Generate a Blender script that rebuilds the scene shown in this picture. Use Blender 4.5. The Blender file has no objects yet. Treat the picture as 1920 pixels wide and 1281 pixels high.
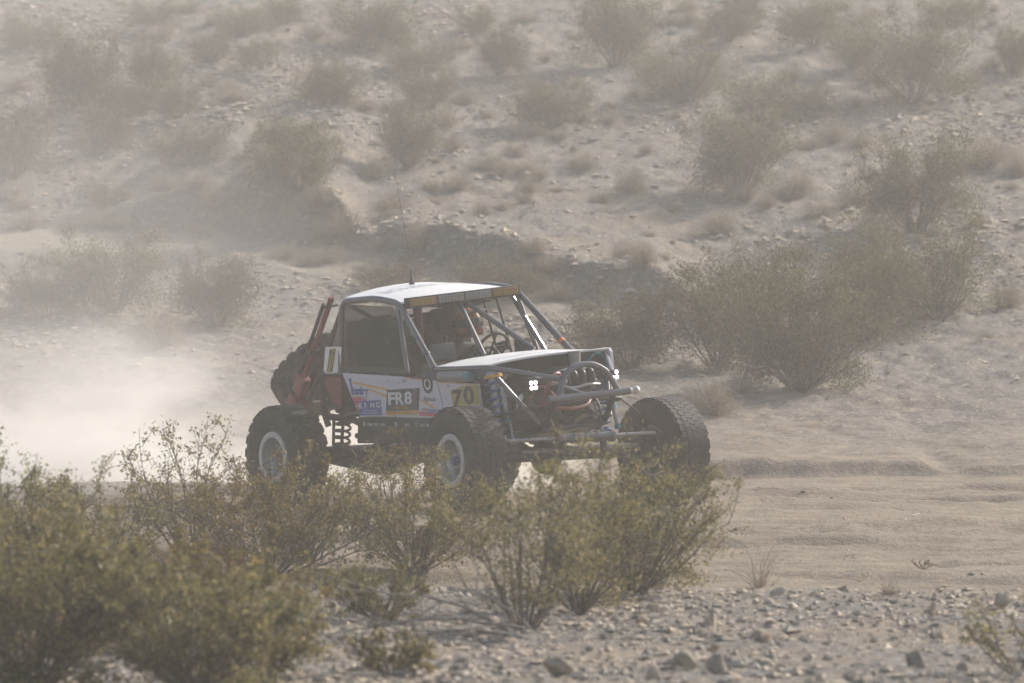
import bpy, math, random
import numpy as np
from mathutils import Vector, Matrix, Euler

# ------------------------------------------------------------------ camera, light, exposure
S = bpy.context.scene
COL = S.collection
R_ = math.radians
CAM_Z, CAM_PITCH, FOC = 3.27, R_(-1.63), 11100.0     # focal length in pixels of the 1920 px frame
cd = bpy.data.cameras.new('camera'); cam = bpy.data.objects.new('camera', cd); COL.objects.link(cam)
cam.location = (0, 0, CAM_Z); cam.rotation_euler = (R_(90) + CAM_PITCH, 0, 0)
cd.sensor_width = 36.0; cd.lens = 36.0 * FOC / 1920.0
cd.clip_start = 0.5; cd.clip_end = 2000
cd.dof.use_dof = True; cd.dof.focus_distance = 56.0; cd.dof.aperture_fstop = 3.7
S.camera = cam

SUN_AZ, SUN_EL = R_(46), R_(31)                      # from +Y towards +X
w = bpy.data.worlds.new('World'); S.world = w; w.use_nodes = True
wn = w.node_tree; bg = wn.nodes['Background']
sky = wn.nodes.new('ShaderNodeTexSky'); sky.sky_type = 'NISHITA'; sky.sun_disc = False
sky.sun_elevation = SUN_EL; sky.sun_rotation = SUN_AZ; sky.dust_density = 4.0; sky.air_density = 1.0
wn.links.new(sky.outputs[0], bg.inputs[0]); bg.inputs[1].default_value = 0.125
sd = bpy.data.lights.new('sun', 'SUN'); sun = bpy.data.objects.new('sun', sd); COL.objects.link(sun)
sd.energy = 4.0; sd.angle = R_(0.6); sd.color = (1.0, 0.95, 0.875)
SUN_DIR = Vector((math.sin(SUN_AZ) * math.cos(SUN_EL), math.cos(SUN_AZ) * math.cos(SUN_EL), math.sin(SUN_EL)))
sun.rotation_euler = SUN_DIR.to_track_quat('Z', 'Y').to_euler()
S.view_settings.view_transform = 'Standard'; S.view_settings.look = 'None'
S.view_settings.gamma = 1.0; S.view_settings.use_curve_mapping = False
S.view_settings.exposure = 0.34
S.cycles.use_denoising = True
S.cycles.max_bounces = 8; S.cycles.diffuse_bounces = 3; S.cycles.transparent_max_bounces = 12
S.cycles.volume_bounces = 2; S.cycles.volume_step_rate = 1.0; S.cycles.volume_max_steps = 128

# ------------------------------------------------------------------ helpers
def tag(o, label=None, cat=None, group=None, kind=None):
    if label: o['label'] = label
    if cat: o['category'] = cat
    if group: o['group'] = group
    if kind: o['kind'] = kind
    return o

def link(name, me, mat=None, parent=None):
    o = bpy.data.objects.new(name, me); COL.objects.link(o)
    if mat is not None and me is not None and not me.materials: me.materials.append(mat)
    if parent is not None: o.parent = parent
    return o

def empty(name, loc=(0, 0, 0), rz=0.0):
    o = bpy.data.objects.new(name, None); COL.objects.link(o)
    o.location = loc; o.rotation_euler = (0, 0, rz); o.empty_display_size = .2
    return o

def np_mesh(name, V, Fc, smooth=False):
    """mesh from an (n,3) vertex array and an (m,k) array of equal faces"""
    V = np.ascontiguousarray(V, dtype=np.float32); Fc = np.ascontiguousarray(Fc, dtype=np.int32)
    me = bpy.data.meshes.new(name); k = Fc.shape[1]
    me.vertices.add(len(V)); me.vertices.foreach_set('co', V.ravel())
    me.loops.add(Fc.size); me.loops.foreach_set('vertex_index', Fc.ravel())
    me.polygons.add(len(Fc)); me.polygons.foreach_set('loop_start', np.arange(0, Fc.size, k, dtype=np.int32))
    me.polygons.foreach_set('use_smooth', np.full(len(Fc), smooth))
    me.update(calc_edges=True); me.validate()
    return me

class NT:
    """small node-tree writer"""
    def __init__(s, name):
        s.m = bpy.data.materials.new(name); s.m.use_nodes = True; s.t = s.m.node_tree
        s.t.nodes.clear(); s.out = s.n('ShaderNodeOutputMaterial')
    def n(s, typ, **kw):
        x = s.t.nodes.new(typ)
        for k, v in kw.items(): setattr(x, k, v)
        return x
    def l(s, a, b): s.t.links.new(a, b)
    def noise(s, vec, scale, detail=4, rough=.55, dist=0.0):
        x = s.n('ShaderNodeTexNoise'); x.inputs['Scale'].default_value = scale
        x.inputs['Detail'].default_value = detail; x.inputs['Roughness'].default_value = rough
        x.inputs['Distortion'].default_value = dist
        if vec is not None: s.l(vec, x.inputs['Vector'])
        return x.outputs['Fac']
    def ramp(s, fac, stops, interp='LINEAR'):
        x = s.n('ShaderNodeValToRGB'); e = x.color_ramp.elements; x.color_ramp.interpolation = interp
        while len(e) < len(stops): e.new(0.5)
        for i, (p, c) in enumerate(stops):
            e[i].position = p; e[i].color = (c, c, c, 1) if not hasattr(c, '__len__') else (*c, 1)
        s.l(fac, x.inputs[0]); return x.outputs[0]
    def mix(s, fac, a, b, mode='MIX'):
        x = s.n('ShaderNodeMix', data_type='RGBA', blend_type=mode)
        for sock, v in ((x.inputs[0], fac), (x.inputs[6], a), (x.inputs[7], b)):
            if hasattr(v, 'links'): s.l(v, sock)
            elif hasattr(v, '__len__'): sock.default_value = (*v, 1)
            else: sock.default_value = v
        return x.outputs[2]
    def math(s, op, a, b=None, clamp=False):
        x = s.n('ShaderNodeMath', operation=op); x.use_clamp = clamp
        for i, v in enumerate((a, b)):
            if v is None: continue
            if hasattr(v, 'links'): s.l(v, x.inputs[i])
            else: x.inputs[i].default_value = v
        return x.outputs[0]
    def bsdf(s, color, rough=.8, metal=0.0, spec=.3, **kw):
        b = s.n('ShaderNodeBsdfPrincipled')
        for sock, v in (('Base Color', color), ('Roughness', rough), ('Metallic', metal), ('Specular IOR Level', spec)):
            if hasattr(v, 'links'): s.l(v, b.inputs[sock])
            else: b.inputs[sock].default_value = (*v, 1) if hasattr(v, '__len__') else v
        s.b = b; s.l(b.outputs[0], s.out.inputs[0]); return b
    def bump(s, h, strength=.5, dist=.02):
        x = s.n('ShaderNodeBump'); x.inputs['Strength'].default_value = strength
        x.inputs['Distance'].default_value = dist; s.l(h, x.inputs['Height']); s.l(x.outputs[0], s.b.inputs['Normal'])

def smooth01(t):
    t = np.clip(t, 0, 1); return t * t * (3 - 2 * t)

_rng = np.random.default_rng(11)
_NOISE = _rng.random((8, 256, 256))
def vnoise(x, y, k=0):
    xi = np.floor(x).astype(int); yi = np.floor(y).astype(int)
    fx = x - xi; fy = y - yi; fx = fx * fx * (3 - 2 * fx); fy = fy * fy * (3 - 2 * fy)
    T = _NOISE[k % 8]; a = T[xi % 256, yi % 256]; b = T[(xi + 1) % 256, yi % 256]
    c = T[xi % 256, (yi + 1) % 256]; d = T[(xi + 1) % 256, (yi + 1) % 256]
    return (a * (1 - fx) + b * fx) * (1 - fy) + (c * (1 - fx) + d * fx) * fy - .5

# ------------------------------------------------------------------ terrain height
PY = np.array([-420, -20, 0, 20, 34, 38, 41, 42.6, 46, 50, 55, 57.5, 62, 66, 73, 80, 88, 95, 108, 125, 160, 250, 420.])
PZ = np.array([1.4, 1.4, 1.3, .75, .36, .33, .28, .20, .14, .13, .10, .03, .0, .08, .66, 1.42, 2.65, 3.95, 6.5, 9.4, 11.6, 12.2, 12.2])
def _pchip(xs, ys):
    h = np.diff(xs); d = np.diff(ys) / h; m = np.zeros(len(xs)); m[0], m[-1] = d[0], d[-1]
    for i in range(1, len(xs) - 1):
        if d[i - 1] * d[i] > 0:
            w1 = 2 * h[i] + h[i - 1]; w2 = h[i] + 2 * h[i - 1]
            m[i] = (w1 + w2) / (w1 / d[i - 1] + w2 / d[i])
    def f(x):
        x = np.clip(x, xs[0], xs[-1]); i = np.clip(np.searchsorted(xs, x) - 1, 0, len(xs) - 2)
        t = (x - xs[i]) / h[i]
        return ((2*t**3 - 3*t**2 + 1) * ys[i] + (t**3 - 2*t**2 + t) * h[i] * m[i]
                + (-2*t**3 + 3*t**2) * ys[i + 1] + (t**3 - t**2) * h[i] * m[i + 1])
    return f
_prof = _pchip(PY, PZ)

def near_w(x, y):   # 1 in the part of the land the photograph can see, fading out around it
    return smooth01((30 - np.abs(x)) / 12) * smooth01((y - 14) / 12) * smooth01((190 - y) / 40)

def far_track(x):   # centre line of the packed track that climbs away behind the vehicle
    return 86.3 - 1.05 * np.maximum(0, x + 4.2) * (1 - .12 * np.clip((x - .2) / 2, 0, 1.5))
def height_base(x, y):
    x = np.asarray(x, float); y = np.asarray(y, float)
    z = _prof(y)
    hill = smooth01((y - 66) / 14)
    z = z + hill * (.50 * vnoise(x * .14 + 7, y * .10, 0) + .14 * vnoise(x * .40, y * .30 + 3, 1))
    # gullies running down the hill
    z = z - hill * .16 * np.maximum(0, vnoise(x * .55 + y * .16, y * .10 + 9, 2)) ** 1.0
    # washed-out bank above the far track, its face turned to the camera
    yc = far_track(x) + 1.35 + 1.1 * vnoise(x * .8, x * 0 + 2, 3) + .6 * vnoise(x * 2.6, x * 0 + 8, 1)
    hb = smooth01((x + 7.0) / 2.6) * smooth01((-1.9 - x) / .9) * (.78 + .50 * vnoise(x * 1.1, y * .35 + 3, 6))
    z = z + hb * (smooth01((y - yc) / .50) * np.exp(-np.maximum(0, y - yc) / 7.0) - .12 * np.exp(-((y - yc + 1.2) / 1.3) ** 2))
    yc2 = far_track(x) + 1.1 + .6 * vnoise(x * .9, x * 0 + 5, 4) + .3 * vnoise(x * 2.9, x * 0 + 3, 2)
    hb2 = smooth01((x + 2.4) / 1.0) * smooth01((2.9 - x) / 1.2) * .50
    z = z + hb2 * (smooth01((y - yc2) / .4) * np.exp(-np.maximum(0, y - yc2) / 5.0))
    # low cut bank beside the race track on the right
    yc3 = 63.3 + .5 * vnoise(x * .5, x * 0 + 1, 5) + .04 * vnoise(x * 3.1, x * 0 + 2, 6) + .14 * (x - 3.5)
    hb3 = smooth01((x - 1.7) / .5) * (.22 + .12 * vnoise(x * .5, x * 0 + 4, 6) + .05 * vnoise(x * 4.1, y * 2, 3)) * (1 - .85 * np.exp(-((x - 4.72) / .22) ** 2)) * (1 - .55 * smooth01((x - 4.7) / .4))
    z = z + hb3 * smooth01((y - yc3) / .26) * np.exp(-np.maximum(0, y - yc3) / 5.5)
    # wheel ruts of the track
    tr = smooth01((y - 43.5) / 2) * smooth01((63 - y) / 1.5)
    wob = y + .9 * vnoise(x * .30, y * .1, 7) + .10 * x
    tu = x * .96 - y * .28; tv = x * .28 + y * .96
    z = z + tr * (.085 * vnoise(tu * .16, tv * .95 + 2, 2) + (.085 * vnoise(tu * .22 + 3, tv * 2.6, 4)) + .035 * vnoise(tu * .7, tv * 5.5, 6))
    yr = 60.2 + .55 * vnoise(x * .55 + 3, x * 0, 7) + .10 * (x - 3)
    z = z + .10 * (.8 + .5 * vnoise(x * .4, x * 0 + 6, 1)) * np.exp(-((y - yr) / np.where(y < yr, .75, .40)) ** 2) * (1 - .9 * np.exp(-((x + .4) / 2.0) ** 2))
    for v0, dep, ph in ((45.6, .050, 0), (47.3, .045, 1), (49.9, .060, 2), (51.7, .055, 3), (54.6, .045, 4), (57.3, .060, 5), (59.0, .050, 6)):   # tyre ruts with pushed-up edges
        d = y - v0 - .16 * x - 1.3 * vnoise(x * .16 + ph, x * 0 + ph, ph) - .25 * vnoise(x * .8, x * 0 + ph + 3, ph)
        amp = dep * np.clip(1.0 + 2.2 * vnoise(x * .35 + ph * 3, x * 0 + 1, ph + 1), 0, 1.6) * (1 - .85 * np.exp(-((x + .4) / 1.8) ** 2) * (v0 > 53))
        z = z + amp * (.9 * np.exp(-((d - .42) / .20) ** 2) + .6 * np.exp(-((d + .42) / .22) ** 2) - np.exp(-(d / .26) ** 2))
    # edge of the stony rise the photographer looks over
    ye = 42.4 + .5 * vnoise(x * .7, x * 0, 1)
    z = z + .07 * smooth01((ye - y) / .5) * smooth01((y - 20) / 10)
    return z

_cn = Euler((R_(.935), R_(-1.695), R_(-55.9))).to_matrix() @ Vector((0, 0, 1))
def height(x, y):
    x = np.asarray(x, float); y = np.asarray(y, float)
    hill = smooth01((y - 62) / 12); st = smooth01((42.8 - y) / .8); tr = (1 - hill) * (1 - st)
    rough = (.030 * vnoise(x * 1.7, y * 1.2, 3) + .045 * vnoise(x * 3.6, y * 3.0, 4) + .045 * vnoise(x * 7.0, y * 5.5, 5)) * (hill * 1.5 + st * .6 + tr * .42)
    du = x * .55 + y * .83; dv = x * .83 - y * .55          # wash lines running obliquely down the slope
    rough = rough + smooth01((y - 71) / 14) * (.13 * vnoise(du * .22, dv * 1.3, 7) + .10 * vnoise(du * .45 + 5, dv * 2.9, 0))
    fine = .032 * vnoise(x * 11, y * 6, 6) * (hill * 1.5 + st * 1.4 + .45 * tr)
    rip = tr * .016 * vnoise(x * 2.2 + y * .8, y * 6.0, 2)
    ft = 1 - .75 * np.exp(-((y - far_track(x)) / 1.1) ** 2) * smooth01((2.5 - x) / 1.5)
    z = height_base(x, y) + near_w(x, y) * (rough * ft + fine * ft + rip)
    # packed ground the wheels stand on
    k = np.exp(-(np.hypot(x + .40, y - 57.0) / 2.6) ** 6); pl = .075 - (_cn.x * (x + .362) + _cn.y * (y - 57.002)) / _cn.z
    return z + k * (pl + .25 * (rough + fine + rip) - z)

def spread(lo, hi, a, b, step, g=1.16):
    """coordinates: even between a and b, growing outside"""
    mid = list(np.arange(a, b + 1e-6, step)); s = step
    up = [mid[-1]]
    while up[-1] < hi: s *= g; up.append(up[-1] + s)
    up[-1] = hi; s = step; dn = [mid[0]]
    while dn[-1] > lo: s *= g; dn.append(dn[-1] - s)
    dn[-1] = lo
    return np.array(dn[::-1][:-1] + mid + up[1:])
gx = spread(-400, 400, -12.5, 12.5, .085)
gy = np.concatenate([spread(-400, 34, 33, 33.9, .08)[:-1], np.arange(34, 70, .085), np.arange(70, 118, .12), spread(118, 400, 118, 119, .13)[1:]])
gy = np.unique(np.round(gy, 4))
GX, GY = np.meshgrid(gx, gy)
GZ = height(GX, GY)
V = np.stack([GX.ravel(), GY.ravel(), GZ.ravel()], 1)
nx, ny = len(gx), len(gy); ii = (np.arange(ny - 1)[:, None] * nx + np.arange(nx - 1)[None]).ravel()
Fq = np.stack([ii, ii + 1, ii + 1 + nx, ii + nx], 1)

m = NT('desert_ground'); geo = m.n('ShaderNodeNewGeometry'); P = geo.outputs['Position']
sep = m.n('ShaderNodeSeparateXYZ'); m.l(P, sep.inputs[0])
n1 = m.noise(P, .22, 5, .6); n2 = m.noise(P, 2.1, 6, .65); n3 = m.noise(P, 13, 5, .7); n4 = m.noise(P, 60, 3, .6)
sand = m.ramp(n2, [(.28, (.245, .203, .150)), (.5, (.325, .274, .208)), (.72, (.395, .340, .268))])
sand = m.mix(m.ramp(n1, [(.42, 0), (.62, .55)]), sand, (.35, .280, .220))
grey = m.ramp(n3, [(.3, (.13, .128, .126)), (.7, (.29, .272, .25))])
mpn = m.n('ShaderNodeVectorMath', operation='MULTIPLY'); m.l(P, mpn.inputs[0]); mpn.inputs[1].default_value = (.30, .85, 1)
mp2 = m.n('ShaderNodeVectorRotate', rotation_type='Z_AXIS'); m.l(mpn.outputs[0], mp2.inputs['Vector']); mp2.inputs['Angle'].default_value = .5
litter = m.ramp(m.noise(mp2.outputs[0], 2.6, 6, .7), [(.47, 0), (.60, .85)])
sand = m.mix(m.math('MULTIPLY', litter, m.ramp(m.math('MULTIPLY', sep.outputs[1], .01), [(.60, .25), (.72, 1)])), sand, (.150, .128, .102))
_tx = m.math('ADD', sep.outputs[0], 4.2); _tc = m.math('SUBTRACT', 86.3, m.math('MULTIPLY', m.math('MAXIMUM', _tx, 0.0), 1.03))
_td = m.math('ABSOLUTE', m.math('ADD', m.math('SUBTRACT', sep.outputs[1], _tc), m.math('MULTIPLY', m.math('SUBTRACT', n2, .5), 1.6)))
packed = m.math('MULTIPLY', m.ramp(m.math('MULTIPLY', _td, .5), [(.38, 1), (.62, 0)]), m.ramp(m.math('MULTIPLY', m.math('ADD', sep.outputs[0], 10), .05), [(.60, .8), (.68, 0)]))
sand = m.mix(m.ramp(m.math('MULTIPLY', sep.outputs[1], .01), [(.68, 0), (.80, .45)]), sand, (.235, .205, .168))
sand = m.mix(packed, sand, m.ramp(n3, [(.3, (.36, .31, .24)), (.7, (.44, .385, .31))]))
stony = m.ramp(m.noise(P, .55, 6, .7, .4), [(.42, 0), (.54, .9)])
vor = m.n('ShaderNodeTexVoronoi'); vor.inputs['Scale'].default_value = 11; m.l(P, vor.inputs['Vector'])
vor2 = m.n('ShaderNodeTexVoronoi'); vor2.inputs['Scale'].default_value = 26; m.l(P, vor2.inputs['Vector'])
vc = m.n('ShaderNodeSeparateColor'); m.l(vor.outputs['Color'], vc.inputs[0])
vc2 = m.n('ShaderNodeSeparateColor'); m.l(vor2.outputs['Color'], vc2.inputs[0])
ystony = m.math('MAXIMUM', m.ramp(m.math('MULTIPLY', sep.outputs[1], .01), [(.418, 1), (.428, 0)]), m.ramp(m.math('MULTIPLY', sep.outputs[1], .01), [(.62, 0), (.72, .8)]))
ystony = m.math('MULTIPLY', ystony, m.math('SUBTRACT', 1.0, packed))
st_f = m.math('MULTIPLY', stony, ystony)
rt1 = m.n('ShaderNodeVectorMath', operation='MULTIPLY'); m.l(P, rt1.inputs[0]); rt1.inputs[1].default_value = (.22, 1.3, 1)
rt2 = m.n('ShaderNodeVectorRotate', rotation_type='Z_AXIS'); m.l(rt1.outputs[0], rt2.inputs['Vector']); rt2.inputs['Angle'].default_value = -.22
rutc = m.math('MULTIPLY', m.ramp(m.noise(rt2.outputs[0], 1.5, 5, .65), [(.45, 0), (.64, .42)]), m.ramp(m.math('MULTIPLY', sep.outputs[1], .01), [(.42, 0), (.44, 1), (.64, 1), (.70, .3)]))  # darker streaks: shade of the rut slopes put into the track colour
sand = m.mix(rutc, sand, (.225, .185, .150))
col = m.mix(st_f, sand, grey)
peb = m.math('MULTIPLY', m.math('LESS_THAN', vor.outputs['Distance'], .36), m.math('GREATER_THAN', vc.outputs[0], .55))
peb2 = m.math('MULTIPLY', m.math('LESS_THAN', vor2.outputs['Distance'], .40), m.math('GREATER_THAN', vc2.outputs[0], .5))
pebcol = m.ramp(vc.outputs[1], [(0, (.15, .14, .135)), (.4, (.28, .255, .23)), (.75, (.42, .34, .27)), (1, (.56, .51, .45))])
peb2col = m.ramp(vc2.outputs[1], [(0, (.16, .15, .145)), (.5, (.30, .27, .235)), (1, (.55, .49, .42))])
col = m.mix(m.math('MULTIPLY', peb2, m.math('MULTIPLY', ystony, .7)), col, peb2col)
col = m.mix(m.math('MULTIPLY', peb, m.math('MULTIPLY', ystony, .8)), col, pebcol)
col = m.mix(.6, col, m.ramp(n4, [(.3, .22), (.7, .66)]), 'OVERLAY')
col = m.mix(.4, col, m.ramp(n3, [(.32, .28), (.68, .62)]), 'OVERLAY')
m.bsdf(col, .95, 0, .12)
hsum = m.math('ADD', m.math('MULTIPLY', n3, .7), m.math('ADD', m.math('MULTIPLY', n4, .25), m.math('MULTIPLY', m.math('MAXIMUM', m.math('MULTIPLY', peb, ystony), m.math('MULTIPLY', peb2, ystony)), .35)))
m.bump(hsum, 1.0, .05)
MAT_GROUND = m.m
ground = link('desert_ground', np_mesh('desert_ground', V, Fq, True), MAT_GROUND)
tag(ground, 'sandy stony desert ground rising into a hillside', kind='structure')

def at_px(px, py):
    """the point of the land under a pixel of the 1920 px photograph"""
    c, s = math.cos(CAM_PITCH), math.sin(CAM_PITCH); u = (640.5 - py) / FOC; r = (px - 960) / FOC
    d = np.array([r, c - s * u, s + c * u]); t = np.arange(30, 260, .05)
    Q = np.array([0, 0, CAM_Z]) + t[:, None] * d; hit = np.nonzero(Q[:, 2] < height_base(Q[:, 0], Q[:, 1]))[0]
    q = Q[hit[0]] if len(hit) else Q[-1]
    return float(q[0]), float(q[1]), float(height(q[0], q[1]))

# ------------------------------------------------------------------ air: haze and the dust thrown up by the vehicle
def box_mesh(name, lo, hi):
    (a, b, c), (d, e, f) = lo, hi
    V = [(a, b, c), (d, b, c), (d, e, c), (a, e, c), (a, b, f), (d, b, f), (d, e, f), (a, e, f)]
    return np_mesh(name, np.array(V), np.array([(0, 3, 2, 1), (4, 5, 6, 7), (0, 1, 5, 4), (1, 2, 6, 5), (2, 3, 7, 6), (3, 0, 4, 7)]))
m = NT('dusty_air'); pv = m.n('ShaderNodeVolumePrincipled')
pv.inputs['Color'].default_value = (.93, .908, .878, 1); pv.inputs['Density'].default_value = .0020; pv.inputs['Anisotropy'].default_value = .30
m.l(pv.outputs[0], m.out.inputs['Volume'])
hz = link('haze', box_mesh('haze', (-405, -405, -1.4), (405, 405, 13.6)), m.m)
tag(hz, 'pale dusty haze filling the air over the desert', kind='stuff')

def dust_mat(name, color, dens, aniso, nscale, sharp, lo, hi, grad):
    """noise-broken dust that thins out towards the faces of its own closed volume"""
    m = NT(name); tc = m.n('ShaderNodeTexCoord'); G = tc.outputs['Generated']; Ob = tc.outputs['Object']
    sp = m.n('ShaderNodeSeparateXYZ'); m.l(G, sp.inputs[0])
    ln = m.n('ShaderNodeVectorMath', operation='DISTANCE'); m.l(G, ln.inputs[0]); ln.inputs[1].default_value = (.5, .5, grad[2])
    f = m.ramp(ln.outputs['Value'], [(.06, 1), (.32, .50), (.49, 0)], 'EASE')
    if grad[0]: f = m.math('MULTIPLY', f, m.ramp(sp.outputs[0], grad[0]))
    if grad[1]: f = m.math('MULTIPLY', f, m.ramp(sp.outputs[2], grad[1]))
    nz = m.ramp(m.noise(Ob, nscale, 4, .6, .6), [(lo, sharp), (hi, 1.0)])
    d = m.math('MULTIPLY', m.math('MULTIPLY', f, nz), dens)
    pv = m.n('ShaderNodeVolumePrincipled'); pv.inputs['Color'].default_value = (*color, 1)
    pv.inputs['Anisotropy'].default_value = aniso; m.l(d, pv.inputs['Density']); m.l(pv.outputs[0], m.out.inputs['Volume'])
    return m.m
def ellipsoid(name, c, r, mat, seed=1, flat=None):
    import bmesh
    bm = bmesh.new(); bmesh.ops.create_icosphere(bm, subdivisions=3, radius=1.0)
    me = bpy.data.meshes.new(name); bm.to_mesh(me); bm.free()
    o = link(name, me, mat); o.location = c; o.scale = r
    return o
dp = ellipsoid('dust_cloud', (-4.8, 62.0, .62), (3.85, 4.8, 1.80), dust_mat('thick_dust', (.915, .905, .885), 1.15, .30, 1.0, .04, .42, .64, (None, [(0, 1), (.42, 1), (.80, .30), (1, 0)], .40)))
tag(dp, 'billowing pale dust plume trailing behind the race vehicle', kind='stuff')
du = ellipsoid('dust_cloud', (-1.0, 60.1, .30), (2.0, 1.7, .80), dust_mat('wheel_dust', (.95, .92, .86), 1.9, .35, 2.2, .3, .32, .66, (None, None, .5)))
tag(du, 'bright dust swirling under and behind the vehicle between its wheels', kind='stuff')
dv = ellipsoid('dust_cloud', (-6.2, 73.5, 1.9), (5.6, 9.5, 3.0), dust_mat('veil_dust', (.93, .92, .90), .042, .30, .55, .25, .34, .68, (None, None, .45)))
tag(dv, 'thin veil of dust hanging behind the plume over the left bushes', kind='stuff')
dd = ellipsoid('dust_cloud', (-9, 92, 6.1), (26, 34, 7.2), dust_mat('drifting_dust', (.92, .90, .87), .020, .30, .35, .45, .3, .7, ([(0, 1), (.38, .9), (.62, .20), (1, .06)], None, .5)))
tag(dd, 'thin dust drifting over the hillside, thickest on the left', kind='stuff')

# ------------------------------------------------------------------ plants
def leaf_mat(name, stops, trans=.35):
    m = NT(name); geo = m.n('ShaderNodeNewGeometry'); oi = m.n('ShaderNodeObjectInfo')
    c = m.ramp(geo.outputs['Random Per Island'], stops)
    hs = m.n('ShaderNodeHueSaturation'); m.l(c, hs.inputs['Color'])
    m.l(m.math('ADD', m.math('MULTIPLY', oi.outputs['Random'], .035), .482), hs.inputs['Hue'])
    m.l(m.math('ADD', m.math('MULTIPLY', oi.outputs['Random'], .35), .80), hs.inputs['Value'])
    m.l(m.math('ADD', m.math('MULTIPLY', oi.outputs['Random'], -.3), 1.1), hs.inputs['Saturation'])
    b = m.bsdf(hs.outputs[0], .55, 0, .35)
    tr = m.n('ShaderNodeBsdfTranslucent'); m.l(hs.outputs[0], tr.inputs[0])
    mx = m.n('ShaderNodeMixShader'); mx.inputs[0].default_value = trans
    m.l(b.outputs[0], mx.inputs[1]); m.l(tr.outputs[0], mx.inputs[2]); m.l(mx.outputs[0], m.out.inputs[0])
    return m.m
LEAF = leaf_mat('creosote_leaves', [(0, (.066, .062, .019)), (.30, (.142, .128, .036)), (.65, (.220, .190, .056)), (.92, (.33, .27, .098)), (1, (.31, .17, .068))], .48)
LEAF_DRY = leaf_mat('dry_leaves', [(0, (.27, .22, .15)), (.5, (.40, .335, .24)), (1, (.54, .46, .35))], .3)
def stem_mat(name, a, b):
    m = NT(name); g = m.n('ShaderNodeNewGeometry'); n = m.noise(g.outputs['Position'], 25, 4)
    m.bsdf(m.ramp(n, [(.3, a), (.7, b)]), .9, 0, .15); return m.m
STEM = stem_mat('creosote_bark', (.075, .062, .05), (.20, .175, .145))
TWIG = stem_mat('dry_twig', (.27, .225, .165), (.52, .44, .335))
DEADWOOD = stem_mat('dead_branch', (.22, .19, .16), (.40, .36, .31))

def tube_arrays(paths, sides=3):
    """paths: list of (points (k,3), r0, r1) -> verts, quads"""
    Vs, Fs, off = [], [], 0
    ang = np.arange(sides) * 2 * np.pi / sides; ca, sa = np.cos(ang), np.sin(ang)
    for pts, r0, r1 in paths:
        pts = np.asarray(pts); k = len(pts); t = np.gradient(pts, axis=0); t /= np.linalg.norm(t, axis=1)[:, None] + 1e-9
        ref = np.where(np.abs(t[:, 2:3]) > .9, [[1., 0, 0]], [[0, 0, 1.]])
        u = np.cross(t, ref); u /= np.linalg.norm(u, axis=1)[:, None] + 1e-9; v = np.cross(t, u)
        r = np.linspace(r0, r1, k)[:, None, None]
        Vs.append((pts[:, None] + r * (u[:, None] * ca[None, :, None] + v[:, None] * sa[None, :, None])).reshape(-1, 3))
        i = np.arange(k - 1)[:, None] * sides; j = np.arange(sides)[None]; j2 = (j + 1) % sides
        Fs.append(np.stack([i + j, i + j2, i + sides + j2, i + sides + j], -1).reshape(-1, 4) + off); off += k * sides
    return np.concatenate(Vs), np.concatenate(Fs)

def leaf_arrays(C, size, rng, flat=.0, ratio=.55):
    n = len(C); a = rng.normal(size=(n, 3)); a[:, 2] *= (1 - flat); a /= np.linalg.norm(a, axis=1)[:, None]
    b = np.cross(a, rng.normal(size=(n, 3))); b /= np.linalg.norm(b, axis=1)[:, None]
    s = (size * (.6 + .8 * rng.random(n)))[:, None]; a = a * s * .5; b = b * s * .5 * ratio
    V = np.stack([C - a, C - .1 * a + b, C + a, C - .1 * a - b], 1).reshape(-1, 3)
    return V, np.arange(n * 4).reshape(n, 4)

def grow(rng, h, w, nstem, lean=.0, spread_=1.0, sub=4, low=.35):
    """branch paths of a many-stemmed desert shrub; returns paths and leaf-bearing points"""
    paths, tips = [], []
    for i in range(nstem):
        az = i * 2.399 + rng.normal() * .35; out = (.18 + .82 * math.sqrt((i + .5) / nstem)) * spread_
        L = h * (1.02 - .30 * out * rng.random() - .14 * rng.random()); k = 8; t = np.linspace(0, 1, k)
        rad = w * .5 * out * (t ** (.95 - .2 * out)); zz = L * (t ** (.9 + .35 * out)) * (1 - .38 * out ** 2 * t)
        wob = np.cumsum(rng.normal(size=(k, 3)) * .02 * h, 0); wob[0] = 0
        p = np.stack([np.cos(az) * rad + lean * t * h, np.sin(az) * rad, zz], 1) + wob * t[:, None]
        p[0] += [rng.normal() * .03 * w, rng.normal() * .03 * w, -.04]
        paths.append((p, .011 * h ** .5 * (.7 + .6 * rng.random()), .003))
        for s in range(sub):
            f = low + (1 - low) * (s + rng.random()) / sub; x = f * (k - 1); q = p[int(x)] + (p[min(int(x) + 1, k - 1)] - p[int(x)]) * (x % 1)
            d = np.array([math.cos(az) * .5, math.sin(az) * .5, .65]) + rng.normal(size=3) * .5; d /= np.linalg.norm(d)
            l2 = h * (.17 + .17 * rng.random()); tt = np.linspace(0, 1, 5)[:, None]
            b = q + d * l2 * tt + rng.normal(size=3) * .05 * h * tt ** 2 + np.array([0, 0, .05 * h]) * tt ** 2
            paths.append((b, .0045 * h ** .5, .0018)); tips.append(b)
            for s2 in range(2):
                f2 = .3 + .6 * rng.random(); q2 = b[0] + (b[-1] - b[0]) * f2
                d2 = d + rng.normal(size=3) * .55; d2 /= np.linalg.norm(d2); b2 = q2 + d2 * l2 * .55 * tt
                paths.append((b2, .003 * h ** .5, .0015)); tips.append(b2)
        tips.append(p[5:])
    return paths, tips

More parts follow.
